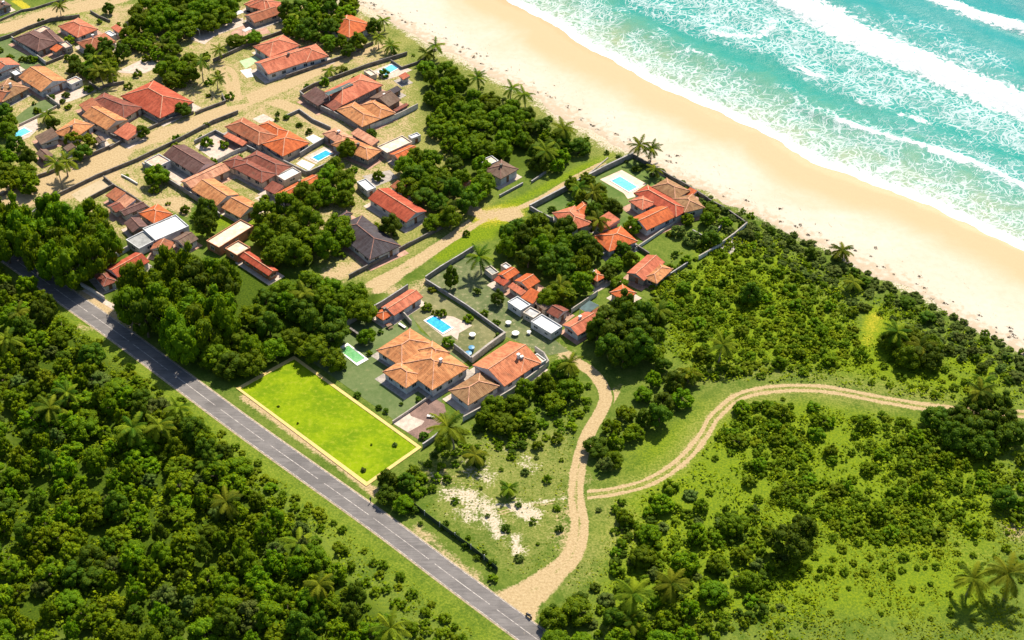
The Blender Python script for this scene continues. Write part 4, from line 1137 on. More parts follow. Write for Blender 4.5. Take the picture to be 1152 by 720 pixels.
HOUSES = [
 ('brown tiled house behind the grey lawn near the top left corner', [('hip', K(0,0,[(125,345),(300,265),(520,370),(350,475)]),'brown'), ('gable', K(0,0,[(380,300),(455,262),(570,365),(480,420)]),'brown',2.6), ('flat', K(0,0,[(300,280),(400,235),(450,262),(370,300)]),'pinkish_slab',2.5), ('shed', K(0,0,[(440,440),(520,412),(575,440),(500,465)]),'bright',2.5), ('flat', K(0,0,[(530,395),(600,380),(655,420),(590,440)]),'pinkish_slab',2.4)], WALLG),
 ('orange hip roofed house with a pale upper edge behind the yellow tree', [('hip', K(0,0,[(510,232),(715,162),(885,265),(700,335)]),'coral')], WALLW),
 ('wide orange roofed house half hidden by garden trees under the top left street', [('hip', K(0,0,[(660,400),(900,300),(1090,370),(830,445)]),'clay')], WALLW),
 ('pink roofed house cut by the left edge beside the grey lawn', [('gable', K(0,0,[(-160,620),(80,520),(190,580),(-60,680)]),'coral')], WALLW),
 ('long white house with an orange gabled roof beside the palms on the left', [('gable', K(0,80,[(165,55),(400,-45),(595,80),(380,190)]),'orange', 3.0), ('flat', K(0,80,[(590,95),(690,50),(735,85),(640,130)]),'pinkish_slab',2.3)], WALLW),
 ('red brown tiled house at the left edge above the shady garden', [('hip', K(0,80,[(-140,190),(90,50),(250,170),(0,280)]),'tan'), ('gable', K(0,80,[(-100,230),(20,120),(110,200),(-20,300)]),'clay',2.8)], WALLG),
 ('dark red roofed house left of the largest red roof by the sandy street', [('hip', K(0,0,[(425,570),(600,490),(750,595),(690,625)],4.8),'redbrown'), ('shed', K(0,0,[(425,570),(500,535),(560,600),(470,605)],4.8),'clay',2.6)], WALLB),
 ('large bright red roofed house beside the bending sandy street', [('hip', K(0,0,[(650,510),(830,442),(1050,545),(860,645)],4.8),'red')], WALLG),
 ('pale orange roofed house between the dark red roof and the street wall', [('gable', K(0,80,[(730,390),(930,320),(1160,440),(950,530)]),'orange',2.8), ('shed', K(0,130,[(605,90),(700,55),(765,95),(690,132)],4.8),'coral',2.4)], WALLB),
 ('small orange pyramid roofed house behind the yellow flowering trees', [('hip', K(0,80,[(500,560),(670,410),(850,500),(640,610)]),'orange'), ('shed', K(0,80,[(280,585),(480,548),(530,600),(400,665)]),'umber',2.3)], WALLW),
 ('small low brown roof under the palms by the left street wall', [('gable', K(0,130,[(192,202),(250,180),(292,215),(238,242)],4.8),'umber',2.4)], WALLG, 'shed'),
 ('large coral roofed white house beside the green court and the street bend', [('hip', K(260,0,[(200,418),(470,310),(620,410),(345,515)]),'coral',3.2), ('gable2', K(260,0,[(185,575),(600,430),(720,545),(355,655)]),'coral',3.3), ('hip', K(260,0,[(560,455),(770,392),(855,490),(700,575)]),'coral',3.1)], WALLW),
 ('red roofed house with a brown tiled courtyard at the top edge', [('hip', K(260,0,[(125,60),(280,-25),(480,30),(350,95)]),'coral'), ('gable2', K(260,0,[(115,135),(370,60),(440,120),(210,210)]),'clay',2.5)], WALLB),
 ('orange roofed house nearest the beach at the top', [('hip', K(220,0,[(680,132),(825,75),(965,135),(830,205)],4.8),'bright')], WALLW),
 ('large coral roof with a long dark roof strip inside the walled compound', [('hip', K(330,60,[(235,358),(620,185),(800,280),(440,475)]),'coral',3.0)], WALLG),
 ('dark brown lean-to roofs at the left corner of the walled compound', [('shed', K(330,60,[(65,372),(215,335),(345,412),(225,478)]),'brown',2.5), ('shed', K(330,60,[(290,465),(345,415),(440,475),(370,525)]),'redbrown',2.4)], WALLD, 'outbuilding'),
 ('twin orange hip roofs at the lower corner of the walled compound', [('hip', K(330,60,[(375,512),(560,430),(775,590),(630,662)]),'orange',2.8), ('hip', K(330,60,[(600,465),(740,412),(920,528),(770,605)]),'orange',2.75)], WALLG),
 ('brown weathered roof beside the twin orange hip roofs', [('gable2', K(330,60,[(685,400),(790,340),(980,420),(850,478)]),'umber',2.6), ('shed', K(330,60,[(900,505),(1000,460),(1055,462),(925,525)]),'redbrown',2.5)], WALLD, 'outbuilding'),
 ('large orange red house above the terrace with two small trees', [('hip', K(240,120,[(100,182),(270,92),(570,262),(410,345)]),'clay',2.9), ('hip', K(240,120,[(420,168),(490,120),(675,215),(570,268)]),'bright',2.8), ('hip', K(240,120,[(430,350),(660,212),(890,330),(630,432)]),'bright',2.85)], WALLB),
 ('flat red awning roof beside the terrace with two small trees', [('shed', K(240,120,[(90,262),(135,243),(315,330),(255,352)]),'coral',2.2)], WALLO, 'awning'),
 ('dark red hip roofed house left of the walled turquoise pool', [('hip', K(240,120,[(180,545),(300,472),(580,600),(430,692)]),'redbrown',3.0), ('hip', K(240,120,[(250,482),(400,385),(700,548),(570,612)]),'redbrown',2.9), ('hip', K(240,120,[(70,502),(210,440),(330,492),(190,560)]),'redbrown',2.7), ('flat', K(240,120,[(570,625),(710,552),(800,592),(640,672)]),'white_sheet',2.4)], WALLB),
 ('brown gabled roof beside the sandy street and the white patio', [('gable', K(155,140,[(230,272),(415,180),(722,355),(500,442)]),'brown',2.9), ('flat', K(155,140,[(45,335),(205,275),(295,335),(165,397)]),'pinkish_slab',2.6)], WALLW),
 ('pale orange house with long gabled roofs in the middle of the left block', [('gable2', K(155,140,[(385,505),(740,350),(830,405),(475,580)]),'pink',2.8), ('gable', K(155,140,[(480,590),(690,480),(905,632),(720,732)]),'orange',2.9)], WALLB),
 ('small house with a pink and orange gabled roof above the green yard', [('gable', K(190,200,[(470,268),(660,160),(815,245),(655,365)]),'orange',2.7)], WALLW),
 ('long narrow red roof below the dark red house', [('gable2', [(311,218),(349,196.5),(366,204),(322,225)],'bright',2.8), ('shed', K(190,200,[(845,100),(940,45),(1020,90),(970,150)]),'redbrown',2.5)], WALLB),
 ('wide peach roofed house between the walled pool and the compound', [('hip', K(340,130,[(185,162),(300,105),(500,220),(330,262)]),'pink',2.9), ('hip', K(340,130,[(218,250),(430,190),(725,325),(582,392)]),'orange',2.85), ('shed', K(340,130,[(425,155),(510,132),(697,240),(625,272)]),'pink',2.6)], WALLG),
 ('flat beige roofed building beside the orange roof near the grove', [('flat', K(340,130,[(670,288),(890,190),(1000,237),(770,342)]),'beige_slab',2.6), ('gable2', K(340,130,[(790,352),(950,265),(1080,322),(870,402)]),'bright',2.6)], WALLB),
 ('flat white roofed annex beside the courtyard above the red gabled house', [('flat', K(340,130,[(505,602),(560,575),(665,640),(585,700)]),'white_sheet',2.3)], WALLW, 'outbuilding'),
 ('red gabled house between the sandy lane and the grove', [('gable', K(370,190,[(370,257),(520,175),(912,382),(665,482)]),'red',2.9), ('shed', K(370,190,[(540,158),(630,115),(785,220),(722,252)]),'clay',2.5)], WALLW),
 ('dark purple brown roofed house beside the sandy lane', [('hip', [(376,256),(404,243),(449,271),(418,298)],'dark',2.9), ('hip', K(370,190,[(85,430),(165,365),(212,410),(115,465)]),'dark',2.3)], WALLW),
 ('cluster of small pink and brown roofs beside the bare sandy plot', [('shed', K(80,190,[(310,238),(400,185),(500,237),(400,292)]),'clay',2.6), ('shed', K(80,190,[(400,298),(495,250),(592,300),(480,350)]),'pink',2.7), ('gable2', K(80,190,[(325,332),(400,297),(485,347),(400,397)]),'redbrown',2.5), ('gable2', K(80,190,[(405,397),(610,290),(705,342),(500,402)]),'brown',2.6)], WALLW),
 ('bright orange pyramid roof behind the white flat roof', [('hip', K(80,190,[(600,397),(785,315),(912,405),(750,492)]),'bright',2.9)], WALLB),
 ('small brown roof between the large trees and the white flat roof', [('gable', K(80,190,[(490,490),(600,430),(695,502),(555,588)]),'brown',2.6)], WALLD),
 ('white flat roofed building with a grey terrace beside the grove', [('flat', K(80,190,[(615,552),(930,428),(1075,512),(790,642)]),'white_sheet',3.1), ('flat', K(80,190,[(480,632),(665,578),(780,652),(600,720)]),'grey_slab',2.6), ('gable2', K(80,190,[(650,720),(820,650),(960,665),(850,740)]),'clay',2.5), ('gable2', K(80,190,[(925,640),(1020,560),(1155,630),(1010,705)]),'umber',2.8)], WALLW),
 ('small red roofed house with a dark skylight beside the asphalt road', [('hip', K(0,250,[(495,292),(590,250),(622,320),(572,347)],4.8),'redbrown',2.4), ('gable2', K(0,250,[(570,252),(730,162),(810,212),(640,305)],4.8),'red',2.8)], WALLW),
 ('flat beige concrete roofs between the large dark trees', [('flat', K(190,200,[(318,572),(650,392),(760,430),(470,637)]),'beige_slab',3.0), ('flat', K(190,200,[(480,632),(650,580),(730,635),(620,705)]),'cream_slab',2.7), ('gable', K(220,250,[(238,188),(290,155),(442,258),(400,292)],4.8),'red',2.6)], WALLO),
 ('small red tiled outbuilding above the garden with the green pool', [('gable2', [(428,346),(460,326),(477,333),(444,355)],'coral',2.6), ('hip', [(420,353),(433,346),(444,352),(431,361)],'bright',2.3)], WALLW, 'outbuilding'),
 ('largest house with a many-faced orange hip roof beside the garden lawn', [('hip', K(410,350,[(110,352),(410,150),(640,300),(330,500)]),'orange',3.1,20), ('hip', K(410,350,[(165,548),(340,430),(560,580),(370,692)]),'orange',3.0,20), ('hip', K(410,350,[(290,490),(620,275),(930,512),(620,708)]),'orange',3.2,19), ('hip', K(410,350,[(470,345),(620,272),(770,372),(640,460)]),'orange',3.5,20)], WALLW),
 ('wide orange gabled house below the pool garden beside the scrub', [('gable2', K(500,360,[(240,402),(600,190),(862,372),(550,603)]),'sienna',3.0), ('hip', K(500,360,[(560,330),(700,235),(862,372),(700,490)]),'sienna',3.15), ('hip', K(500,360,[(60,640),(300,460),(520,600),(190,765)]),'tan',2.7), ('flat', K(500,360,[(780,350),(830,300),(915,372),(860,400)]),'cream_slab',2.4)], WALLW),
 ('row house with two red roofs at the top of the small roof row', [('gable2', K(540,290,[(140,150),(270,85),(355,125),(260,202)]),'bright',2.8), ('shed', K(540,290,[(135,205),(160,160),(262,215),(215,258)]),'red',2.4), ('flat', K(540,290,[(35,105),(95,75),(150,120),(130,180)]),'grey_slab',1.6), ('flat', K(540,290,[(190,75),(230,48),(285,82),(235,112)]),'grey_sheet',2.9)], WALLB),
 ('row house with an orange roof and dark openings below the grove', [('gable2', K(540,290,[(310,212),(420,130),(530,212),(445,280)]),'bright',2.9), ('shed', K(540,290,[(250,258),(292,232),(418,308),(370,342)]),'coral',2.4)], WALLB),
 ('row house with an orange lean-to roof and a white sheet roof', [('shed', K(540,290,[(370,352),(460,290),(562,345),(472,417)]),'bright',2.7), ('flat', K(540,290,[(240,402),(345,352),(450,430),(370,482)]),'white_sheet',2.3)], WALLW),
 ('row house with a brown roof and a pale terrace', [('shed', K(540,290,[(490,410),(560,370),(640,430),(590,482)]),'umber',2.6), ('flat', K(540,290,[(380,492),(460,455),(560,502),(470,547)]),'grey_sheet',2.2)], WALLB),
 ('row house with a red brown roof and a white L shaped terrace', [('gable', K(540,290,[(600,482),(700,420),(802,465),(700,552)]),'redbrown',2.7), ('flat', K(540,290,[(455,572),(560,520),(742,620),(640,697)]),'white_sheet',2.3)], WALLW),
 ('pink orange tiled house at the lower end of the small roof row', [('gable2', K(540,290,[(722,592),(960,500),(1085,552),(900,712)]),'coral',2.7), ('shed', K(540,290,[(985,507),(1100,430),(1140,522),(1080,562)]),'clay',2.6)], WALLW),
 ('small square red roofed hut between the grove and the seaside villa', [('hip', K(540,290,[(968,155),(1035,103),(1142,165),(1050,217)]),'bright',2.6)], WALLB, 'hut'),
 ('small red hip roofed house above the big dark tree', [('hip', K(520,280,[(790,235),(870,190),(938,237),(880,282)],4.8),'bright',2.6)], WALLB),
 ('pink roofed house with a cross gable right of the small bright lawn', [('gable2', K(520,280,[(885,122),(1010,32),(1085,70),(985,180)],4.8),'coral',2.8), ('hip', K(520,280,[(985,150),(1060,72),(1142,112),(1040,192)],4.8),'orange',2.6)], WALLG),
 ('left seaside house with four pink and orange hips', [('hip', K(615,215,[(50,215),(250,110),(390,282),(240,368)]),'coral',2.8), ('hip', K(615,215,[(200,180),(340,95),(410,140),(300,260)]),'bright',2.7)], WALLW),
 ('raised pale orange roof with a clerestory beside the seaside lawn', [('shed', K(615,215,[(400,272),(560,218),(655,272),(520,355)]),'coral',3.8)], WALLB, 'pavilion'),
 ('orange roofed seaside house below the raised pale roof', [('hip', K(615,215,[(410,405),(690,305),(800,460),(560,545)]),'bright',2.7)], WALLW),
 ('largest seaside villa with brown and red hip roofs beside the pool', [('hip', K(670,180,[(342,295),(470,225),(860,440),(720,510)]),'red',3.2), ('hip', K(670,180,[(505,242),(640,160),(850,275),(720,358)]),'tan',3.4), ('hip', K(670,180,[(715,370),(850,285),(965,402),(820,502)]),'tan',3.35), ('hip', K(670,180,[(300,370),(430,310),(565,402),(405,442)]),'coral',3.0), ('gable2', K(670,180,[(362,502),(600,400),(690,520),(412,662)]),'bright',2.9), ('shed', K(670,180,[(790,300),(850,262),(915,290),(860,332)]),'bright',2.6)], WALLW),
 ('small white house with a weathered tan roof inside the seaside grove', [('hip', K(440,160,[(490,152),(600,92),(685,147),(600,195)],4.8),'umber',3.2), ('flat', K(440,160,[(490,97),(540,78),(585,102),(500,137)],4.8),'cream_slab',2.6)], WALLW),
 ('red roofed house cut by the top edge behind the garden trees', [('hip', [(272,4),(292,-4),(318,4),(296,12)],'coral',2.7)], WALLW),
 ('grey roofed shed cut by the top left corner', [('gable', [(-8,6),(4,0),(12,5),(0,12)],'umber',2.4)], WALLG, 'shed'),
 ('small red roofed shed between the villa pool fence and the grove', [('gable', [(517,204),(526,199),(532,204),(523,209)],'coral',2.4)], WALLW, 'shed'),

 ('small pink roofed annex behind the white flat roof at the top left', [('shed', K(0,0,[(1005,250),(1040,225),(1115,270),(1070,300)]),'coral',2.4), ('flat', K(0,0,[(945,300),(985,280),(1050,315),(1000,335)]),'white_sheet',2.2)], WALLW, 'outbuilding'),
 ('small white roofed annex beside the grey lawn at the left', [('flat', K(0,0,[(90,650),(150,625),(205,660),(140,690)]),'white_sheet',2.3)], WALLG, 'outbuilding'),
 ('low grey sheet roof along the upper side of the long white house', [('shed2', K(0,0,[(200,655),(350,585),(400,610),(240,680)]),'umber',2.1)], WALLG, 'shed'),
 ('small grey shed under the yellow flowering trees', [('shed', K(0,80,[(560,690),(640,660),(690,690),(610,720)]),'umber',2.2)], WALLG, 'shed'),
 ('small grey roofed shed right of the yellow green tree by the street', [('gable', K(0,80,[(860,610),(915,580),(950,620),(900,655)]),'umber',2.3)], WALLW, 'shed'),
 ('tiny white roofed annex beyond the beige flat roof', [('flat', K(340,130,[(950,190),(1030,160),(1070,180),(990,215)]),'white_sheet',2.1)], WALLW, 'outbuilding'),
 ('tiny red shed beside the pool deck of the walled compound', [('shed', K(330,60,[(950,205),(1005,178),(1045,210),(995,240)]),'coral',2.1)], WALLW, 'shed'),
 ('dark slatted shed roof below the compound pool', [('shed2', K(330,60,[(850,345),(940,300),(975,325),(890,370)]),'dark',2.2)], WALLD, 'shed'),
 ('low pale annex between the red roof and the dirt street bend', [('flat', K(330,60,[(620,150),(700,160),(760,190),(690,210)]),'cream_slab',1.9)], WALLB, 'outbuilding'),
 ('brown awning roof between the compound and the coral pool house drive', [('shed', K(260,0,[(350,600),(400,575),(440,600),(390,630)]),'white_sheet',2.2)], WALLW, 'shed'),
]
for hd in HOUSES:
    label, wings = hd[0], hd[1]
    wm = hd[2] if len(hd) > 2 else WALLW
    cat = hd[3] if len(hd) > 3 else 'house'
    nm = {'house': 'house', 'shed': 'shed', 'outbuilding': 'outbuilding', 'awning': 'awning', 'hut': 'hut', 'pavilion': 'pavilion'}[cat]
    house(label, wings, wm, nm, cat, open_sides=(cat == 'awning'))

# ------------------------------------------------------------------ pools
def pool_mat(name, a, b):
    n = NT(name)
    p = n.pos()
    f = n.noise(p, 1.2, 3, 0.6, 0.5)
    n.bsdf(n.mix(n.sm(f, 0.35, 0.7), a, b), 0.08, n.bump(f, 0.2, 0.05), 0.5)
    return n.mat
PB = pool_mat('pool_blue', (0.012, 0.28, 0.52), (0.04, 0.40, 0.66))
PL = pool_mat('pool_light', (0.09, 0.42, 0.62), (0.16, 0.52, 0.70))
PG = pool_mat('pool_green', (0.10, 0.30, 0.10), (0.17, 0.38, 0.16))
RIM = plain('pool_rim', (0.74, 0.69, 0.62), 0.6, 0.06)
def pool(label, pts, water, z=0.05, rim=0.45):
    P = rectify(pts, 0.05) if len(pts) == 4 else [Vector(G(*p)[:2]) for p in pts]
    c = sum(P, Vector((0, 0))) / len(P)
    root = empty('swimming_pool', (c.x, c.y, 0)); tag(root, label, 'swimming pool')
    P = [p - c for p in P]
    O = [p + p.normalized() * rim * 1.3 for p in P]
    mb = MB()
    n = len(P)
    for i in range(n):
        j = (i + 1) % n
        mb.prism([O[i], O[j], P[j], P[i]], 0.0, 0.17)
    mb.build('rim', RIM, root)
    w = MB(); w.prism(P, 0.02, 0.11, bottom=False); w.build('water', water, root)
    lad = MB()
    e = (P[1] - P[0]).normalized(); q = P[0] + (P[1] - P[0]) * 0.2
    for s in (0, 0.5):
        a = q + e * s
        lad.bar((a.x, a.y, 0.15), (a.x, a.y, 0.9), 0.06, 0.06)
        i2 = -q.normalized() * 0.5
        lad.bar((a.x, a.y, 0.9), (a.x + i2.x, a.y + i2.y, 0.7), 0.06, 0.06)
    lad.build('ladder', plain('steel', (0.5, 0.5, 0.5), 0.3, 0.05), root)
pool('rectangular bright blue pool beside the main orange roof', K(410,350,[(548,92),(632,42),(785,150),(705,198)]), PB)
pool('pale blue pool of the seaside villa nearest the beach', K(670,180,[(145,188),(215,152),(380,242),(298,290)]), PL)
pool('small green pool with a white rim beside the vacant green lot', K(360,370,[(268,290),(385,225),(608,398),(490,468)],12), PG, rim=0.8)
pool('turquoise pool enclosed by grey walls in the left block', K(240,120,[(890,460),(1010,395),(1070,425),(945,490)]), PB)
pool('light blue pool at the left edge of the village', K(0,80,[(100,570),(215,515),(280,545),(160,605)]), PL)
pool('light blue pool behind the walled compound near the beach', K(330,60,[(770,165),(885,100),(945,135),(825,200)]), PL)

# ------------------------------------------------------------------ yard things
def round_table(label, px, py, r=0.95):
    g = G(px, py)
    root = empty('garden_table', (g.x, g.y, 0.02)); tag(root, label, 'table')
    mb = MB(); mb.tube([(0, 0, 0.70), (0, 0, 0.78)], [r, r], 16); mb.build('tabletop', WHITE, root)
    mb = MB(); mb.tube([(0, 0, 0.05), (0, 0, 0.70)], [0.09, 0.09], 8); mb.tube([(0, 0, 0), (0, 0, 0.06)], [0.4, 0.35], 10); mb.build('pedestal', WHITE, root)
round_table('white round table on the lawn beside the blue rectangular pool', 531.5, 378.5, 0.9)
round_table('white round table in the middle of the large empty lawn', 572, 365, 0.8)
round_table('white round table by the wall corner behind the orange gabled house', 580, 377, 1.0)
round_table('smallest white round table on the lawn below the row of small roofs', 595, 375.5, 0.6)
def bench(label, px, py, rz, L=2.6):
    g = G(px, py)
    root = empty('bench', (g.x, g.y, 0.02), rz); tag(root, label, 'bench')
    mb = MB(); mb.box((0, 0), L, 0.7, 0.42, 0.5); mb.build('seat', WHITE, root)
    for s in (-1, 1):
        mb = MB(); mb.box((s * L * 0.4, 0), 0.2, 0.6, 0, 0.418); mb.build('leg', CONC, root)
bench('white bench at the top of the lawn below the small red outbuilding', 452.5, 367.5, math.radians(-45))
bench('white slab bench on the brown paved yard', 485, 469.5, math.radians(-10), 2.0)
def play(px, py):
    g = G(px, py)
    root = empty('picnic_set', (g.x, g.y, 0.02), 0.6); tag(root, 'dark picnic set with a red seat on the lawn above the main orange roof', 'picnic set')
    mb = MB(); mb.box((0, 0), 1.5, 1.0, 0.68, 0.75); mb.build('tabletop', DOORM, root)
    for s in (-1, 1):
        mb = MB(); mb.box((0, s * 0.95), 1.5, 0.35, 0.42, 0.48); mb.build('seat', MAT['roof_bright'] if s > 0 else DOORM, root)
        mb = MB(); mb.bar((s * 0.55, -0.95, 0.35), (s * 0.55, 0.95, 0.35), 0.08, 0.08); mb.bar((s * 0.55, -0.6, 0.0), (s * 0.55, -0.2, 0.68), 0.09, 0.09); mb.bar((s * 0.55, 0.6, 0.0), (s * 0.55, 0.2, 0.68), 0.09, 0.09); mb.build('leg', DOORM, root)
play(438, 368)
BLUE = plain('blue_plastic', (0.07, 0.22, 0.36), 0.45, 0.1)
def tank(label, px, py, r=0.8, h=1.1, z=0.02):
    g = G(px, py)
    root = empty('water_tank', (g.x, g.y, z)); tag(root, label, 'water tank')
    mb = MB(); mb.tube([(0, 0, 0), (0, 0, h * 0.7), (0, 0, h)], [r * 0.85, r, r * 1.02], 18); mb.build('body', BLUE, root)
    mb = MB(); mb.tube([(0, 0, h + 0.01), (0, 0, h + 0.08), (0, 0, h + 0.22)], [r * 1.1, r * 1.08, r * 0.3], 18); mb.build('lid', BLUE, root)
tank('round blue water tank standing nearest the wall corner by the pool garden', 527, 401, 0.85)
tank('round blue water tank on the dry lawn behind the other blue tank', 530.5, 394.5, 0.75)

# white parasols / canopies in the top yard
def canopy(label, px, py, sx, sy, rz=math.radians(44)):
    g = G(px, py, 2.3)
    root = empty('shade_canopy', (g.x, g.y, 0), rz); tag(root, label, 'canopy')
    mb = MB()
    a = [(-sx / 2, -sy / 2), (sx / 2, -sy / 2), (sx / 2, sy / 2), (-sx / 2, sy / 2)]
    ap = (0, 0, 2.9)
    for i in range(4):
        p, q = a[i], a[(i + 1) % 4]
        mb.face([(*p, 2.3), (*q, 2.3), ap])
        mb.face([(*q, 2.2), (*p, 2.2), (0, 0, 2.8)])
        mb.face([(*p, 2.2), (*q, 2.2), (*q, 2.3), (*p, 2.3)])
    mb.build('fabric', WHITE, root, fix=True)
    for x, y in a:
        mb = MB(); mb.box((x * 0.94, y * 0.94), 0.08, 0.08, 0, 2.2); mb.build('post', FRAME, root)
canopy('white canopy at the far end of the concrete yard', 268, 14, 3.2, 2.6)
canopy('white canopy beside the clay yard at the top', 278, 33, 3.2, 2.0)
canopy('white canopy left of the red roof at the top edge', 256, 13, 2.4, 2.2)
GREENG = plain('green_glazing', (0.17, 0.27, 0.24), 0.3, 0.15)
def pergola(label, q, h=2.5, slats=7):
    P = rectify(q, h); c = sum(P, Vector((0, 0))) / 4
    root = empty('pergola', (c.x, c.y, 0)); tag(root, label, 'pergola')
    P = [p - c for p in P]
    mb = MB()
    for k in range(slats):
        t = k / (slats - 1)
        a = P[0].lerp(P[1], t); b = P[3].lerp(P[2], t)
        mb.bar((a.x, a.y, h), (b.x, b.y, h), 0.14, 0.16)
    mb.build('rafters', FRAME, root)
    mb = MB(); mb.prism(P, h + 0.1, h + 0.14); mb.build('glazing', GREENG if 'yard' not in label else MAT['dark_glass'], root)
    for p in P:
        mb = MB(); mb.box(p * 0.96, 0.16, 0.16, 0, h - 0.09); mb.build('post', FRAME, root)
pergola('pale green glazed shelter at the left end of the concrete yard', K(130,0,[(665,220),(760,190),(850,245),(745,270)]), 2.4)
pergola('pale green glazed shelter at the right of the concrete yard', K(130,0,[(890,165),(960,135),(1020,170),(930,205)]), 2.4)
pergola('dark glazed roof over the small yard above the pink orange row house', K(540,290,[(905,455),(985,382),(1068,435),(975,500)]), 2.5)
pergola('dark panel strip roof on posts beside the coral roof of the walled yard', K(330,60,[(285,362),(510,262),(540,285),(320,378)]), 4.55)

def small_person(label, px, py, rz, cloth, pants):
    g = G(px, py)
    me = bpy.data.meshes.new('person')
    V = [(0,0,.92),(0,0,1.15),(0,0,1.42),(0,0,1.52),(0,.01,1.66),(.17,0,1.42),(.24,.02,1.15),(.24,.1,.92),(-.17,0,1.42),(-.24,-.02,1.15),(-.22,-.02,.9),(.1,0,.88),(.11,.08,.48),(.11,.02,.06),(.11,.16,.04),(-.1,0,.88),(-.11,-.06,.48),(-.11,-.2,.1),(-.11,-.08,.04)]
    E = [(0,1),(1,2),(2,3),(3,4),(2,5),(5,6),(6,7),(2,8),(8,9),(9,10),(0,11),(11,12),(12,13),(13,14),(0,15),(15,16),(16,17),(17,18)]
    Rr = [.15,.14,.15,.06,.11,.07,.05,.035,.07,.05,.035,.1,.07,.05,.04,.1,.07,.05,.04]
    me.from_pydata(V, E, [])
    o = link_mesh('person', me)
    o.modifiers.new('skin', 'SKIN')
    for i, r in enumerate(Rr): me.skin_vertices[0].data[i].radius = (r, r)
    me.skin_vertices[0].data[0].use_root = True
    m = NT('person_cloth'); sp = m.n('SeparateXYZ'); m.set(sp.inputs[0], m.obj())
    c = m.mix(m.sm(sp.outputs[2], 0.90, 0.92), pants, cloth); c = m.mix(m.sm(sp.outputs[2], 1.49, 1.5), c, (0.25, 0.14, 0.09)); c = m.mix(m.sm(sp.outputs[2], 1.68, 1.7), c, (0.02, 0.015, 0.01))
    m.bsdf(c, 0.8); me.materials.append(m.mat)
    s = o.modifiers.new('sub', 'SUBSURF'); s.levels = 1; s.render_levels = 1
    o.location = (g.x, g.y, 0.05); o.rotation_euler = (0, 0, rz)
    tag(o, label, 'person')
small_person('person in dark clothes walking at the edge of the asphalt road by the bushes', 417, 565, math.radians(40), (0.03, 0.05, 0.09), (0.02, 0.03, 0.05))

def motorcycle(label, px, py, rz):
    g = G(px, py)
    root = empty('motorcycle', (g.x, g.y, 0.055), rz); tag(root, label, 'motorcycle')
    blk = plain('black_rubber', (0.015, 0.015, 0.017), 0.5, 0.1); bl = plain('black_paint', (0.02, 0.03, 0.05), 0.3, 0.1)
    for x in (-0.62, 0.62):
        mb = MB()
        mb.tube([(x, -0.06, 0.31), (x, 0.06, 0.31)], [0.31, 0.31], 16); mb.build('wheel', blk, root)
    mb = MB(); mb.tube([(-0.5, 0, 0.55), (-0.1, 0, 0.72), (0.3, 0, 0.86), (0.5, 0, 0.8)], [0.12, 0.16, 0.2, 0.1], 8); mb.box((0, 0), 0.5, 0.28, 0.28, 0.6); mb.build('body', bl, root)
    mb = MB(); mb.box((-0.3, 0), 0.7, 0.26, 0.74, 0.84); mb.build('seat', blk, root)
    mb = MB(); mb.bar((0.5, -0.36, 1.02), (0.5, 0.36, 1.02), 0.05, 0.05); mb.bar((0.62, 0, 0.31), (0.46, 0, 1.0), 0.08, 0.08); mb.build('handlebar', blk, root)
    mb = MB(); mb.tube([(0.58, 0, 0.86), (0.7, 0, 0.86)], [0.09, 0.11], 10); mb.build('headlight', FRAME, root)
motorcycle('small black motorcycle stopped where the dirt track meets the asphalt road', 595, 694, math.radians(-44))

# ------------------------------------------------------------------ vegetation
def crown_quads(rs, clumps, leaves, size, flat=0.75, up=0.35):
    """clumps: list of (x,y,z,r); leaf-sized quads spread through each clump's outer shell"""
    Q, T = [], []
    for (x, y, z, r) in clumps:
        n = int(leaves * (r ** 2))
        d = rs.normal(size=(n, 3)); d[:, 2] += up; d /= np.linalg.norm(d, axis=1)[:, None]
        rad = r * (0.62 + 0.42 * rs.random(n) ** 0.6)
        c = np.array([x, y, z]) + d * rad[:, None] * np.array([1, 1, flat])
        nn = d * 1.0 + rs.normal(size=(n, 3)) * 0.38; nn /= np.linalg.norm(nn, axis=1)[:, None]
        a = np.cross(nn, rs.normal(size=(n, 3))); a /= np.linalg.norm(a, axis=1)[:, None]
        b = np.cross(nn, a)
        s = size * (0.6 + 0.8 * rs.random(n)); s2 = s * (0.45 + 0.3 * rs.random(n))
        q = np.stack([c - a * s[:, None], c - b * s2[:, None], c + a * s[:, None], c + b * s2[:, None]], 1)
        Q.append(q); tb = rs.random() * 0.6
        T.append(tb + 0.4 * rs.random(n))
    return np.concatenate(Q), np.concatenate(T)

def filler(clumps, k=0.80, flat=0.75):
    """closed inner masses so a crown is not see-through"""
    Q = []
    for (x, y, z, r) in clumps:
        r = r * k
        lat = np.linspace(-math.pi / 2, math.pi / 2, 6); lon = np.linspace(0, 2 * math.pi, 9)
        for i in range(5):
            for j in range(8):
                def pt(a, o): return (x + r * math.cos(a) * math.cos(o), y + r * math.cos(a) * math.sin(o), z + r * flat * math.sin(a))
                Q.append([pt(lat[i], lon[j]), pt(lat[i], lon[j + 1]), pt(lat[i + 1], lon[j + 1]), pt(lat[i + 1], lon[j])])
    return np.array(Q)

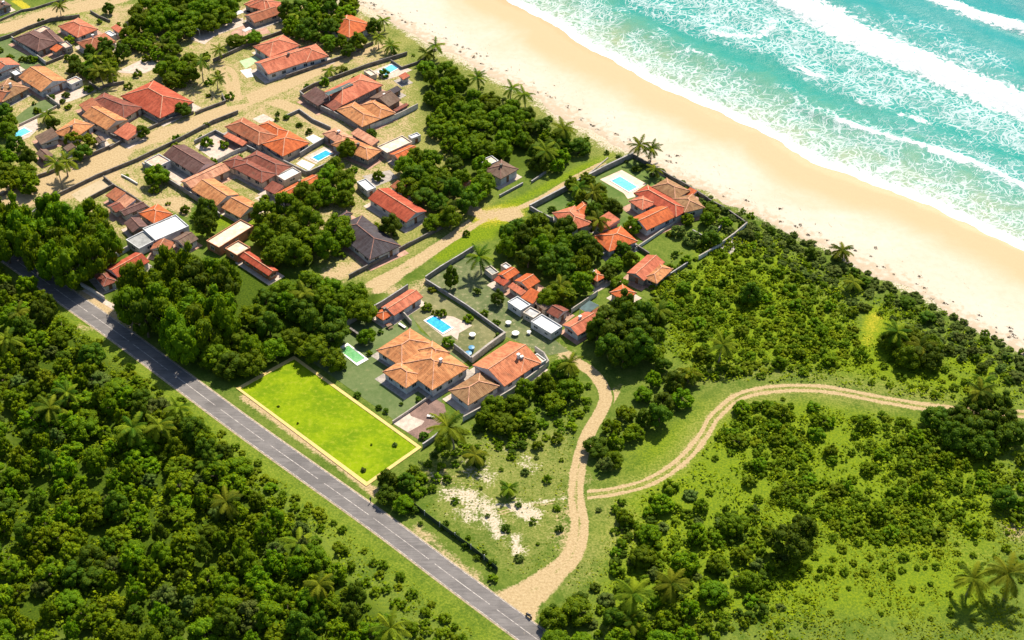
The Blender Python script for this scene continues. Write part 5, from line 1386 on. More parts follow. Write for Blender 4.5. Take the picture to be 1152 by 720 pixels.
def make_crown(seed, R_, H_, mat, nc=22, leaves=16, size=0.38, base=0.45, cr=(0.26, 0.42), irr=0.22):
    rs = np.random.default_rng(seed)
    cl = []
    for i in range(nc):
        for _ in range(20):
            a = rs.random() * 2 * math.pi; w = math.sqrt(rs.random())
            x, y = R_ * w * math.cos(a) * 0.82, R_ * w * math.sin(a) * 0.82
            z = H_ * base + (H_ * (1 - base)) * math.sqrt(max(0, 1 - w * w)) * (0.75 + irr * rs.standard_normal())
            r = R_ * rs.uniform(*cr)
            if all((x - c[0]) ** 2 + (y - c[1]) ** 2 + (z - c[2]) ** 2 > (0.55 * (r + c[3])) ** 2 * 0.8 for c in cl): break
        cl.append((x, y, max(z - r * 0.5, r * 0.6), r))
    # lower skirt
    for i in range(int(nc * 0.45)):
        a = rs.random() * 2 * math.pi
        r = R_ * rs.uniform(*cr) * 0.9
        cl.append((R_ * 0.72 * math.cos(a), R_ * 0.72 * math.sin(a), H_ * base * rs.uniform(0.7, 1.0), r))
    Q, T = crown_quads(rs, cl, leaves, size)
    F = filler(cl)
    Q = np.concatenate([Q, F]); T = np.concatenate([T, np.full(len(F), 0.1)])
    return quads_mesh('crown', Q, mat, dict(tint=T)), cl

def trunk_mesh(seed, H_, R_, mat=BARK):
    rs = random.Random(seed)
    mb = MB()
    mb.tube([(0, 0, -0.1), (0.1, 0.05, H_ * 0.25), (0.05, -0.1, H_ * 0.45), (0, 0, H_ * 0.62)], [0.05 * H_, 0.036 * H_, 0.028 * H_, 0.018 * H_], 8)
    for k in range(6):
        a = k * 1.05 + rs.random()
        mb.tube([(0.05, 0, H_ * rs.uniform(0.28, 0.42)), (R_ * 0.3 * math.cos(a), R_ * 0.3 * math.sin(a), H_ * 0.52), (R_ * 0.6 * math.cos(a), R_ * 0.6 * math.sin(a), H_ * 0.66)], [0.022 * H_, 0.015 * H_, 0.008 * H_], 6)
    return mb.mesh('trunk', [mat])

# crown kinds, all of unit size about radius 5 m / height 8 m
TREES = {
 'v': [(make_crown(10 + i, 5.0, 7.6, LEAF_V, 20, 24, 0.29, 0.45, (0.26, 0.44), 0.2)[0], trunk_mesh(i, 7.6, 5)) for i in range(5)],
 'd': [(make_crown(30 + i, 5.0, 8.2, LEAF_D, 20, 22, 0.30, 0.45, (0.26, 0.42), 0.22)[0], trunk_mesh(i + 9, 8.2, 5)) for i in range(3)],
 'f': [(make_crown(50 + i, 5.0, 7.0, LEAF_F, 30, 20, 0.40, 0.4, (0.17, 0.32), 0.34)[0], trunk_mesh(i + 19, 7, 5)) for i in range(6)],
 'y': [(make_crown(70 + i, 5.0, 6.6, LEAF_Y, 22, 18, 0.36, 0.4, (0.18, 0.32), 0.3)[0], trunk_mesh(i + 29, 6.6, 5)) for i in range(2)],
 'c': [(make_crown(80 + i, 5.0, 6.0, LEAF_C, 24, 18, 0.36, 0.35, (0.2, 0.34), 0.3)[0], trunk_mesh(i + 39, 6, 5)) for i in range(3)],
}
SHRUBS = {
 'v': [make_crown(110 + i, 1.5, 1.9, LEAF_V, 9, 40, 0.20, 0.3, (0.3, 0.5))[0] for i in range(3)],
 'd': [make_crown(120 + i, 1.5, 2.0, LEAF_D, 9, 40, 0.20, 0.3, (0.3, 0.5))[0] for i in range(3)],
 'f': [make_crown(130 + i, 1.5, 1.8, LEAF_F, 10, 40, 0.22, 0.3, (0.25, 0.45), 0.3)[0] for i in range(4)],
 'y': [make_crown(140 + i, 1.5, 1.5, LEAF_Y, 9, 40, 0.2, 0.3, (0.3, 0.5))[0] for i in range(2)],
 'c': [make_crown(150 + i, 1.5, 1.6, LEAF_C, 10, 40, 0.22, 0.3, (0.3, 0.5))[0] for i in range(3)],
}
rt = random.Random(5)
COUNT = {'tree': 0, 'shrub': 0, 'palm': 0}

def place_tree(px, py, r, h, kind, label, cat='tree', group=None, name='leafy_tree', atz=None):
    """crown centre seen at (px,py)"""
    g = G(px, py, h * 0.55 if atz is None else atz)
    cr, tr = rt.choice(TREES[kind])
    o = bpy.data.objects.new(name, None); COL.objects.link(o)
    o.location = (g.x, g.y, 0); o.rotation_euler = (0, 0, rt.uniform(0, 6.28))
    o.scale = (r / 5.0, r / 5.0 * rt.uniform(0.9, 1.1), h / 7.4)
    tag(o, label, cat, group)
    link_mesh('crown', cr, o); link_mesh('trunk', tr, o)
    COUNT['tree'] += 1
    return o

def place_shrub(px, py, r, h, kind, label, group=None, world_xy=None):
    g = G(px, py, h * 0.5) if world_xy is None else Vector((*world_xy, 0))
    o = link_mesh('shrub', rt.choice(SHRUBS[kind]))
    o.location = (g.x, g.y, 0); o.rotation_euler = (0, 0, rt.uniform(0, 6.28)); o.scale = (r / 1.5, r / 1.5 * rt.uniform(.85, 1.15), h / 1.8)
    tag(o, label, 'shrub', group)
    COUNT['shrub'] += 1
    return o

def poisson(poly_px, spacing, h=3.5, seed=1, n_try=4000, hole=None):
    W = np.array([[*G(x, y, h)[:2]] for x, y in poly_px])
    rs = np.random.default_rng(seed)
    lo, hi = W.min(0), W.max(0)
    cand = lo + rs.random((n_try, 2)) * (hi - lo)
    cand = cand[inside(cand, W)]
    out = np.zeros((0, 2))
    for c in cand:
        if len(out) == 0 or (np.hypot(*(out - c).T)).min() > spacing: out = np.vstack([out, c])
    return out

ORD = ['first', 'second', 'third', 'fourth', 'fifth', 'sixth', 'seventh', 'eighth', 'ninth', 'tenth', 'eleventh', 'twelfth', 'thirteenth', 'fourteenth', 'fifteenth', 'sixteenth', 'seventeenth', 'eighteenth', 'nineteenth', 'twentieth'] + ['twenty-' + x for x in ('first', 'second', 'third', 'fourth', 'fifth', 'sixth', 'seventh', 'eighth', 'ninth')] + ['thirtieth'] + ['thirty-' + x for x in ('first', 'second', 'third', 'fourth', 'fifth', 'sixth', 'seventh', 'eighth', 'ninth')] + ['fortieth']
def to_px(x, y, z=0.0):
    dz = CAM_H - z; dep = y * CT + dz * ST
    return 576 + FPX * x / dep, 360 + FPX * (dz * CT - y * ST) / dep
def ordinals(objs, what):
    """labels that single out each member by its rank from the left of the photograph"""
    objs = sorted(objs, key=lambda o: to_px(o.location.x, o.location.y)[0])
    n = len(objs)
    if n < 2 or n > 40: return
    for i, o in enumerate(objs):
        w = 'leftmost' if i == 0 else 'rightmost' if i == n - 1 else ORD[i] + ' from left,'
        o['label'] = w + ' ' + what
        if len(o['label'].split()) > 16: print('LONG', len(what.split()), what)

def grove(poly, spacing, rr, hh, kinds, label, group, seed, name='leafy_tree'):
    pts = poisson(poly, spacing, (hh[0] + hh[1]) * 0.27, seed)
    made = []
    for (x, y) in pts:
        r = rt.uniform(*rr); h = rt.uniform(*hh)
        cr, tr = rt.choice(TREES[rt.choice(kinds)])
        o = bpy.data.objects.new(name, None); COL.objects.link(o)
        o.location = (x, y, 0); o.rotation_euler = (0, 0, rt.uniform(0, 6.28))
        o.scale = (r / 5.0, r / 5.0 * rt.uniform(0.88, 1.12), h / 7.4)
        tag(o, label, 'tree', group)
        link_mesh('crown', cr, o); link_mesh('trunk', tr, o)
        COUNT['tree'] += 1; made.append(o)
    ordinals(made, label)
    return pts

grove([(-30, 236), (0, 240), (50, 236), (100, 240), (124, 256), (126, 276), (104, 296), (76, 304), (44, 296), (14, 281), (-30, 262)], 5.5, (3.9, 5.0), (11.0, 14.0), 'v', 'big rounded tree of the clump left of the small red house', 'trees of the clump left of the small red house', 1)
grove([(137, 336), (150, 318), (168, 306), (192, 297), (235, 300), (262, 310), (265, 338), (250, 370), (226, 388), (200, 388), (165, 371), (140, 356)], 5.4, (3.7, 5.0), (9.5, 12.5), 'vvvd', 'big rounded dark tree right of the small red house', 'trees right of the small red house', 2)
grove([(306, 330), (335, 318), (375, 318), (415, 332), (405, 352), (385, 372), (372, 394), (358, 398), (336, 382), (300, 398), (272, 416), (250, 426), (228, 412), (228, 390), (272, 372)], 5.4, (3.0, 4.6), (5.0, 7.4), 'vvvd', 'rounded green tree of the grove above the vacant green lot', 'trees of the grove above the vacant lot', 3)
grove([(286, 262), (292, 240), (325, 226), (372, 245), (392, 262), (372, 282), (350, 290), (310, 290)], 5.4, (3.3, 4.7), (5.8, 7.4), 'v', 'rounded light green tree left of the dark purple brown roof', 'trees left of the dark roofed house', 4)
grove([(340, 212), (368, 195), (402, 205), (398, 222), (370, 228), (345, 225)], 5.0, (2.7, 4.0), (4.7, 6.2), 'v', 'green tree behind the long narrow red roof', 'trees behind the long narrow red roof', 5)
grove([(478, 68), (505, 75), (520, 95), (508, 110), (485, 100)], 5.0, (2.5, 4.0), (4.3, 6.2), 'vvf', 'leafy tree at the upper end of the grove by the beach', 'upper seaside grove trees', 6)
grove([(483, 108), (515, 105), (560, 108), (590, 125), (592, 160), (560, 172), (520, 172), (490, 150)], 4.8, (2.5, 4.0), (4.0, 6.2), 'vvf', 'bright green tree in the middle of the grove by the beach', 'middle seaside grove trees', 7)
grove([(590, 130), (640, 148), (662, 165), (640, 188), (600, 185), (585, 165)], 5.1, (2.3, 3.7), (3.6, 5.5), 'dfv', 'dark green tree at the lower end of the grove by the beach', 'lower seaside grove trees', 8)
grove([(448, 192), (470, 172), (505, 182), (545, 185), (548, 205), (520, 235), (495, 232), (462, 212)], 5.0, (2.9, 4.1), (5.0, 6.6), 'vvd', 'tall tree between the red gabled and small white house', 'trees behind the red gabled house', 9)
grove([(556, 270), (585, 254), (620, 252), (655, 268), (672, 285), (662, 300), (630, 305), (590, 290)], 5.0, (3.0, 4.1), (5.0, 7.0), 'vdd', 'dark green tree of the grove above the small roof row', 'trees above the small roof row', 10)
grove([(140, 12), (170, 2), (205, -8), (258, -8), (262, 12), (240, 28), (215, 34), (180, 32), (150, 26)], 5.4, (3.2, 4.7), (5.4, 7.4), 'v', 'big green tree in the wood at the top left of the village', 'trees of the top left wood', 11)
grove([(140, 36), (175, 40), (205, 42), (195, 62), (170, 58), (148, 52)], 5.1, (2.5, 3.7), (4.0, 5.5), 'vf', 'medium green tree below the top left wood', 'trees below the top left wood', 12)
grove([(78, 72), (88, 62), (120, 50), (140, 60), (125, 76), (95, 84)], 5.0, (2.3, 3.7), (4.0, 5.8), 'vfd', 'green tree between the wide orange roof and the palms on the left', 'garden trees on the left', 13)
grove([(182, 78), (200, 66), (220, 72), (218, 88), (195, 94)], 4.8, (2.9, 4.0), (5.0, 6.2), 'v', 'dark green tree left of the round street bend', 'trees by the street bend', 14)
grove([(-4, 165), (15, 158), (25, 170), (44, 195), (35, 208), (5, 212), (-6, 200)], 5.4, (2.9, 4.1), (4.3, 6.2), 'vdf', 'dark green tree at the left edge below the corner pool', 'trees below the corner pool', 15)
grove([(0, 128), (14, 122), (22, 134), (10, 146), (-4, 146)], 4.8, (2.3, 3.5), (4.0, 5.5), 'vd', 'green garden tree at the left edge above the corner pool', 'trees above the corner pool', 16)
grove([(322, 12), (345, -5), (400, -5), (392, 22), (365, 34), (340, 40), (322, 28)], 5.4, (2.9, 4.1), (4.7, 6.6), 'vdf', 'dark tree right of the red roof at the top edge', 'trees at the top edge', 17)
grove([(356, 40), (380, 48), (400, 48), (392, 60), (372, 55)], 4.2, (1.9, 3.0), (3.2, 4.6), 'vd', 'small garden tree behind the coral roofed white house', 'trees behind the coral roofed house', 18)
grove([(668, 380), (672, 355), (700, 340), (722, 352), (726, 385), (715, 405), (690, 408)], 4.4, (3.3, 4.6), (6.5, 8.2), 'd', 'huge dark green tree crown where the dirt track forks', 'trees at the fork of the dirt track', 19)
grove([(640, 203), (662, 198), (690, 222), (688, 245), (662, 240), (650, 225)], 5.1, (2.0, 3.4), (3.2, 4.6), 'vfd', 'garden tree between the villa pool and the left seaside house', 'villa garden trees', 20)
grove([(768, 245), (790, 232), (822, 240), (832, 250), (800, 262), (775, 275), (762, 262)], 5.0, (2.0, 3.1), (2.9, 4.3), 'vfc', 'light green tree at the seaward end of the villa roofs', 'trees at the seaward end of the villa', 21)
grove([(690, 268), (720, 296), (700, 296), (676, 300), (662, 312), (700, 318), (690, 300)], 4.8, (1.7, 2.8), (2.9, 4.3), 'vd', 'small garden tree near the small bright lawn', 'small garden trees', 22)
grove([(530, 470), (560, 452), (600, 432), (630, 410), (648, 420), (640, 450), (600, 470), (560, 478)], 5.0, (2.2, 3.7), (3.2, 5.5), 'vvf', 'light green tree between the white boundary wall and the dirt track', 'trees below the orange gabled house', 23)
grove([(418, 556), (435, 540), (460, 536), (470, 548), (452, 572), (432, 570)], 4.2, (1.9, 3.0), (2.5, 3.9), 'dv', 'dark bushy tree at the lower corner of the vacant lot', 'trees at the vacant lot corner', 24)

# wood below the asphalt road
FOREST = [(0, 306), (30, 320), (62, 345), (88, 378), (120, 410), (165, 448), (210, 478), (255, 508), (300, 556), (345, 600), (385, 650), (420, 700), (430, 735), (-10, 735), (-20, 300)]
grove(FOREST, 3.9, (1.8, 3.7), (3.2, 6.4), 'fffffvvddyc', 'leafy green tree of the dense wood below the asphalt road', 'trees of the dense wood below the asphalt road', 25, 'woodland_tree')

def edge_row(objs, line_px, dist, what):
    W = GN(line_px)
    row = [o for o in objs if seg_dist(np.array([[o.location.x, o.location.y]]), W)[0] < dist]
    ordinals(row, what)
    return [o for o in objs if o not in row]
wood = [o for o in C.objects if o.get('group') == 'trees of the dense wood below the asphalt road']
wood = edge_row(wood, [(62, 345), (120, 410), (210, 478), (300, 556), (385, 650), (430, 735)], 4.5, 'tree in the wood edge row facing the asphalt road')
wood = edge_row(wood, [(-10, 716), (420, 716)], 6.0, 'tree of the wood along the bottom edge of the photograph')
wood = edge_row(wood, [(2, 310), (2, 700)], 4.0, 'tree of the wood along the left edge of the photograph')

# scrub to the right: clumps of low trees
for i, (poly, sp, rr, hh, kinds, lab) in enumerate([
    ([(735, 320), (770, 300), (830, 320), (930, 350), (950, 375), (930, 410), (860, 412), (800, 400), (740, 395), (728, 350)], 11.0, (1.6, 2.6), (2.0, 3.2), 'ffv', 'low thicket tree between the winding track and seaside houses'),
    ([(730, 395), (780, 420), (775, 450), (740, 462), (705, 500), (690, 520), (665, 500), (690, 470), (720, 440)], 5.0, (2.2, 3.2), (3.2, 4.8), 'dvff', 'leafy tree beside the fork between the two dirt tracks'),
    ([(832, 455), (900, 465), (960, 455), (1000, 475), (1060, 500), (1080, 530), (1060, 560), (1010, 580), (940, 575), (880, 545), (830, 510), (815, 480)], 9.0, (1.8, 3.0), (2.2, 3.6), 'ff', 'low leafy green tree inside the loop of the winding track'),
    ([(700, 580), (740, 560), (800, 560), (850, 580), (860, 620), (830, 680), (790, 700), (740, 660), (705, 620)], 6.6, (2.0, 3.2), (2.6, 4.6), 'ffv', 'bushy tree of the thicket right of the dirt track'),
    ([(1050, 470), (1090, 450), (1130, 455), (1140, 490), (1110, 515), (1075, 500)], 4.8, (2.8, 3.8), (4.5, 6), 'd', 'large dark tree at the right end of the winding track'),
    ([(860, 270), (900, 285), (950, 310), (1010, 345), (1070, 385), (1150, 425), (1160, 410), (1090, 372), (1020, 335), (960, 300), (900, 270)], 7.5, (1.6, 2.6), (1.8, 3.0), 'ccd', 'grey green coastal thicket tree at the edge of the sand'),
    ([(985, 385), (1010, 365), (1050, 375), (1060, 400), (1020, 410)], 5.2, (2.8, 3.8), (4, 5.5), 'dv', 'dark tree beside the bright clearing near the beach'),
    ([(615, 700), (640, 680), (690, 690), (760, 700), (790, 725), (620, 725)], 5.2, (2.4, 3.6), (3.5, 5), 'vdf', 'green tree at the bottom edge right of the road junction'),
    ([(830, 330), (850, 322), (865, 332), (850, 345)], 9, (3.0, 3.6), (4.5, 5.5), 'd', 'lone dark rounded tree in the light green scrub'),
]):
    grove(poly, sp, rr, hh, kinds, lab, 'scrub trees %s' % ('abcdefghi'[i]) if False else lab.replace('tree', 'trees'), 40 + i, 'scrub_tree')

single = [  # px,py,r,h,kind,label
 (886, 612, 4.6, 7.5, 'd', 'large dark rounded tree casting a long shadow on the yellow green meadow'),
 (905, 595, 3.2, 6.5, 'd', 'smaller dark crown at the upper right of the large shadowed tree'),
 (507, 313, 2.3, 6.0, 'd', 'dark conical tree in the upper part of the large empty lawn'),
 (176, 196, 4.0, 5.5, 'v', 'round green tree with a bare side in the empty grassy plot'),
 (233, 236, 3.2, 6.5, 'd', 'dark tree at the upper part of the green yard beside the small gabled house'),
 (232, 252, 3.4, 6.5, 'd', 'dark tree casting shade on the green yard above the beige roofs'),
 (390, 168, 3.2, 6.0, 'v', 'green tree in front of the peach roofed house by the walled pool'),
 (377, 186, 3.0, 5.5, 'v', 'green tree right of the walled turquoise pool'),
 (440, 255, 3.6, 6.0, 'd', 'dark tree between the red gabled house and the sandy lane'),
 (487, 250, 3.0, 4.0, 'v', 'light green rounded tree at the end of the red gabled house'),
 (505, 245, 3.4, 6.0, 'v', 'green tree beside the lane junction'),
 (418, 150, 2.0, 3.0, 'd', 'small dark tree by the street corner of the walled compound'),
 (78, 44, 2.2, 3.2, 'y', 'yellow green small tree between the brown roof and the orange roof'),
 (82, 155, 3.4, 4.6, 'y', 'yellow flowering tree left of the small orange pyramid roof'),
 (100, 156, 2.8, 4.2, 'y', 'yellow green tree in front of the small orange pyramid roof'),
 (92, 172, 3.0, 4.6, 'd', 'dark tree under the yellow flowering trees by the street wall'),
 (60, 140, 2.6, 4.2, 'd', 'dark leafy tree beside the corner pool deck'),
 (560, 335, 2.0, 3.6, 'd', 'dark slender tree in the middle of the large empty lawn'),
 (632, 330, 4.2, 5.5, 'f', 'large light green leafy tree right of the small roof row'),
 (618, 335, 3.4, 5.0, 'v', 'green tree touching the row roofs on the right'),
 (655, 318, 3.4, 6.0, 'v', 'green tree left of the small square red hut'),
 (712, 253, 2.8, 4.5, 'v', 'green tree between the raised pale roof and the long villa wing'),
 (668, 240, 2.6, 5.5, 'd', 'dark tree behind the left seaside house'),
 (682, 520, 2.4, 4.0, 'c', 'pale grey green tree beside the dirt track fork'),
 (412, 378, 2.4, 4.0, 'v', 'green tree between the grove and the green pool'),
 (376, 405, 3.4, 5.5, 'v', 'green tree beside the upper corner of the vacant lot'),
 (1130, 560, 3.0, 4.5, 'd', 'dark tree near the right edge below the track'),
 (742, 468, 3.2, 5.5, 'd', 'dark tree on the meadow left of the winding track'),
 (420, 30, 3.0, 5.0, 'd', 'dark tree right of the orange roofed house nearest the beach'),
 (403, 46, 3.2, 5.5, 'v', 'round green tree below the orange roofed house nearest the beach'),
 (265, 45, 3.4, 4.0, 'v', 'low wide green tree behind the coral roofed white house'),
 (285, 42, 3.2, 4.0, 'v', 'low green tree at the clay yard edge'),
 (160, 148, 2.4, 3.8, 'd', 'dark tree in the garden below the large bright red roof'),
 (205, 124, 2.8, 4.0, 'd', 'dark tree at the right end of the large bright red roof'),
 (122, 10, 2.4, 3.5, 'd', 'small dark tree beside the clay ground at the top left'),
 (800, 268, 3.0, 4.2, 'd', 'dark tree at the wall of the sunken seaside garden'),
 (842, 262, 2.6, 3.5, 'c', 'grey green tree at the outer corner of the sunken garden'),
]
for px, py, r, h, kd, lb in single: place_tree(px, py, r, h, kd, lb)

# ---- palms
def palm_meshes(seed, H_, nf=15, L=3.3, mat=LEAF_P):
    rs = np.random.default_rng(seed)
    lean = rs.uniform(-0.9, 0.9, 2)
    tp = [(lean[0] * (t ** 1.7), lean[1] * (t ** 1.7), -0.1 + H_ * t) for t in np.linspace(0, 1, 7)]
    mb = MB(); mb.tube(tp, [0.26, 0.2, 0.17, 0.15, 0.14, 0.13, 0.14], 8)
    tr = mb.mesh('trunk', [BARK_P])
    top = np.array(tp[-1])
    Q, T = [], []
    for f in range(nf):
        az = f * 2.4 + rs.uniform(-0.2, 0.2); el = math.radians(rs.uniform(8, 60) if f % 3 else rs.uniform(-20, 12))
        Lf = L * rs.uniform(0.85, 1.1)
        d = np.array([math.cos(az), math.sin(az)]); p = top.copy(); ang = el
        n = 11; st = Lf / n; spine = [p.copy()]; tb = rs.random()
        for i in range(n):
            p = p + np.array([d[0] * math.cos(ang), d[1] * math.cos(ang), math.sin(ang)]) * st
            ang -= math.radians(rs.uniform(4.5, 7.5)); spine.append(p.copy())
        side = np.array([-d[1], d[0], 0])
        for i in range(n):
            a, b = spine[i], spine[i + 1]
            u = (b - a) / np.linalg.norm(b - a)
            Q.append([a - side * 0.05, b - side * 0.04, b + side * 0.04, a + side * 0.05]); T.append(tb)
            wl = 0.72 * math.sin(math.pi * min(1, (i + 1.2) / (n + 1.0))) ** 0.6 * L / 3.3
            for s in (-1, 1):
                for k in (0.0, 0.5):
                    o = a + (b - a) * k
                    tip = o + side * s * wl * 0.80 + u * wl * 0.50 - np.array([0, 0, wl * rs.uniform(0.3, 0.6)])
                    w = u * 0.115
                    Q.append([o - w, o + w, tip + w * 0.3, tip - w * 0.3]); T.append(min(1, tb * 0.7 + rs.random() * 0.3))
    return quads_mesh('crown', np.array(Q), mat, dict(tint=np.array(T))), tr
PALMS = {}
for key, H_ in (('s', 3.2), ('m', 5.5), ('t', 8.5)):
    PALMS[key] = [palm_meshes(200 + i + int(H_ * 10), H_, 15 + i, 4.3 if key != 's' else 3.8) for i in range(3)]
HH = {'s': 3.2, 'm': 5.5, 't': 8.5}
def place_palm(px, py, key, sc, label, group=None):
    h = HH[key] * sc
    g = G(px, py, h)
    o = bpy.data.objects.new('palm_tree', None); COL.objects.link(o)
    o.location = (g.x, g.y, 0); o.rotation_euler = (0, 0, rt.uniform(0, 6.28)); o.scale = (sc, sc, sc)
    tag(o, label, 'palm tree', group)
    c, t = rt.choice(PALMS[key]); link_mesh('crown', c, o); link_mesh('trunk', t, o)
    COUNT['palm'] += 1
PALM_AT = [
 (510, 480, 'm', 1.35, 'largest palm at the lower end of the brown paved yard'),
 (531, 511, 's', 1.0, 'low palm below the largest palm on the sandy plot'),
 (570, 549, 's', 0.75, 'lone small palm standing on the bare sandy plot'),
 (640, 407, 'm', 0.9, 'dark palm growing over the dirt track below the orange gabled house'),
 (541, 290, 'm', 1.05, 'yellow green palm at the corner of the large empty lawn'),
 (718, 163, 'm', 1.0, 'palm with arching fronds at the beach corner of the villa wall'),
 (733, 168, 'm', 0.85, 'palm leaning to the beach beside the villa wall corner'),
 (735, 190, 's', 0.85, 'small palm on the villa lawn near the beach wall'),
 (666, 215, 'm', 0.9, 'palm inside the villa garden beside the long blue grey wall'),
 (653, 210, 's', 1.0, 'short palm left of the villa garden palm'),
 (675, 245, 'm', 1.0, 'palm above the raised pale orange roof'),
 (145, 481, 'm', 1.15, 'left palm of the three at the wood edge below the asphalt road'),
 (181, 477, 'm', 1.1, 'middle palm of the three at the wood edge below the asphalt road'),
 (203, 458, 'm', 0.95, 'right palm of the three at the wood edge below the asphalt road'),
 (258, 566, 'm', 1.0, 'lone star shaped palm in the middle of the dense wood'),
 (240, 520, 's', 1.1, 'small palm between the three wood edge palms and the road'),
 (58, 456, 'm', 1.1, 'yellowish palm at the left of the dense wood'),
 (78, 440, 'm', 0.9, 'thin yellow palm beside the yellowish palm of the wood'),
 (12, 380, 'm', 1.1, 'palm at the left edge of the wood near the asphalt road'),
 (16, 352, 'm', 0.9, 'palm by the shaded stretch of the asphalt road'),
 (436, 706, 'm', 1.1, 'palm at the bottom edge left of the asphalt road'),
 (360, 655, 'm', 0.95, 'pale palm in the lower right of the dense wood'),
 (335, 610, 's', 1.2, 'short palm in the wood below the lone star shaped palm'),
 (712, 672, 'm', 1.15, 'palm with yellow fronds at the bottom centre right'),
 (756, 660, 'm', 1.05, 'palm right of the yellow fronded palm at the bottom'),
 (710, 700, 's', 1.0, 'low pale palm below the yellow fronded palm'),
 (1094, 648, 'm', 1.15, 'dark star shaped palm with its shadow on the meadow at the bottom right'),
 (1138, 650, 'm', 1.3, 'large palm cut by the right edge at the bottom'),
 (811, 388, 'm', 1.1, 'yellow fronded palm in the scrub above the winding track'),
 (773, 420, 's', 1.0, 'low palm beside the winding track and the thicket'),
 (740, 350, 's', 1.1, 'short palm in the scrub right of the pink roofed house'),
 (950, 282, 's', 1.1, 'upper palm at the edge of the beach sand'),
 (957, 316, 's', 1.0, 'lower palm behind the beach thicket'),
 (1012, 372, 'm', 1.0, 'large dark palm beside the bright clearing near the beach'),
 (1038, 388, 's', 1.2, 'low spreading palm right of the dark palm by the clearing'),
 (1100, 440, 'm', 1.0, 'palm above the large dark tree at the right end of the track'),
 (1106, 430, 's', 1.0, 'short palm at the right beside the coastal thicket'),
 (64, 185, 't', 1.0, 'tall thin palm leaning over the wide sandy street'),
 (72, 180, 'm', 1.1, 'palm beside the tall thin street palm'),
 (113, 80, 'm', 1.0, 'left palm of the pair on the pale garden ground'),
 (125, 79, 'm', 1.0, 'right palm of the pair on the pale garden ground'),
 (104, 62, 'm', 0.9, 'palm in front of the wide orange roof in the left gardens'),
 (66, 5, 'm', 0.8, 'palm on the sandy street at the top left'),
 (225, 68, 't', 0.95, 'tall palm left of the round street bend'),
 (243, 88, 'm', 0.8, 'short palm inside the round street bend'),
 (246, 56, 'm', 0.8, 'palm beside the coral roofed white house drive'),
 (182, 48, 's', 1.0, 'low palm in the gardens above the green lawn'),
 (487, 52, 'm', 0.95, 'palm at the top of the seaside grove nearest the sand'),
 (478, 60, 's', 1.1, 'palm beside the walled pool at the top of the seaside grove'),
 (538, 88, 'm', 0.9, 'palm at the sandy edge of the seaside grove'),
 (574, 100, 'm', 0.9, 'upper of the two dark palms at the grove edge by the sand'),
 (591, 106, 'm', 0.95, 'lower of the two dark palms at the grove edge by the sand'),
 (632, 145, 'm', 1.1, 'palm with drooping fronds at the lower end of the seaside grove'),
 (612, 170, 'm', 1.1, 'palm between the small white house and the grove end'),
 (622, 160, 's', 1.1, 'low palm among the lower seaside grove trees'),
 (440, 50, 's', 1.0, 'palm on the lane end by the beach'),
 (432, 22, 'm', 0.8, 'left palm of the pair by the orange roofed beach house'),
 (425, 42, 'm', 0.8, 'right palm of the pair by the orange roofed beach house'),
 (372, 78, 's', 0.8, 'small palm on the grass beside the walled compound'),
 (384, 76, 's', 0.6, 'tiny palm on the grass beside the walled compound'),
 (335, 15, 'm', 1.0, 'palm right of the red roof at the top edge'),
 (55, 128, 's', 0.9, 'round palm beside the pale wall of the corner pool'),
 (505, 205, 's', 1.1, 'palm at the lane end between grove trees'),
 (505, 232, 's', 1.1, 'low palm at the junction of the sandy lane'),
 (345, 330, 'm', 1.1, 'pale fronded palm in the grove above the vacant lot'),
 (632, 318, 's', 1.1, 'palm at the edge of the small roof row grove'),
]
for a in PALM_AT: place_palm(*a)

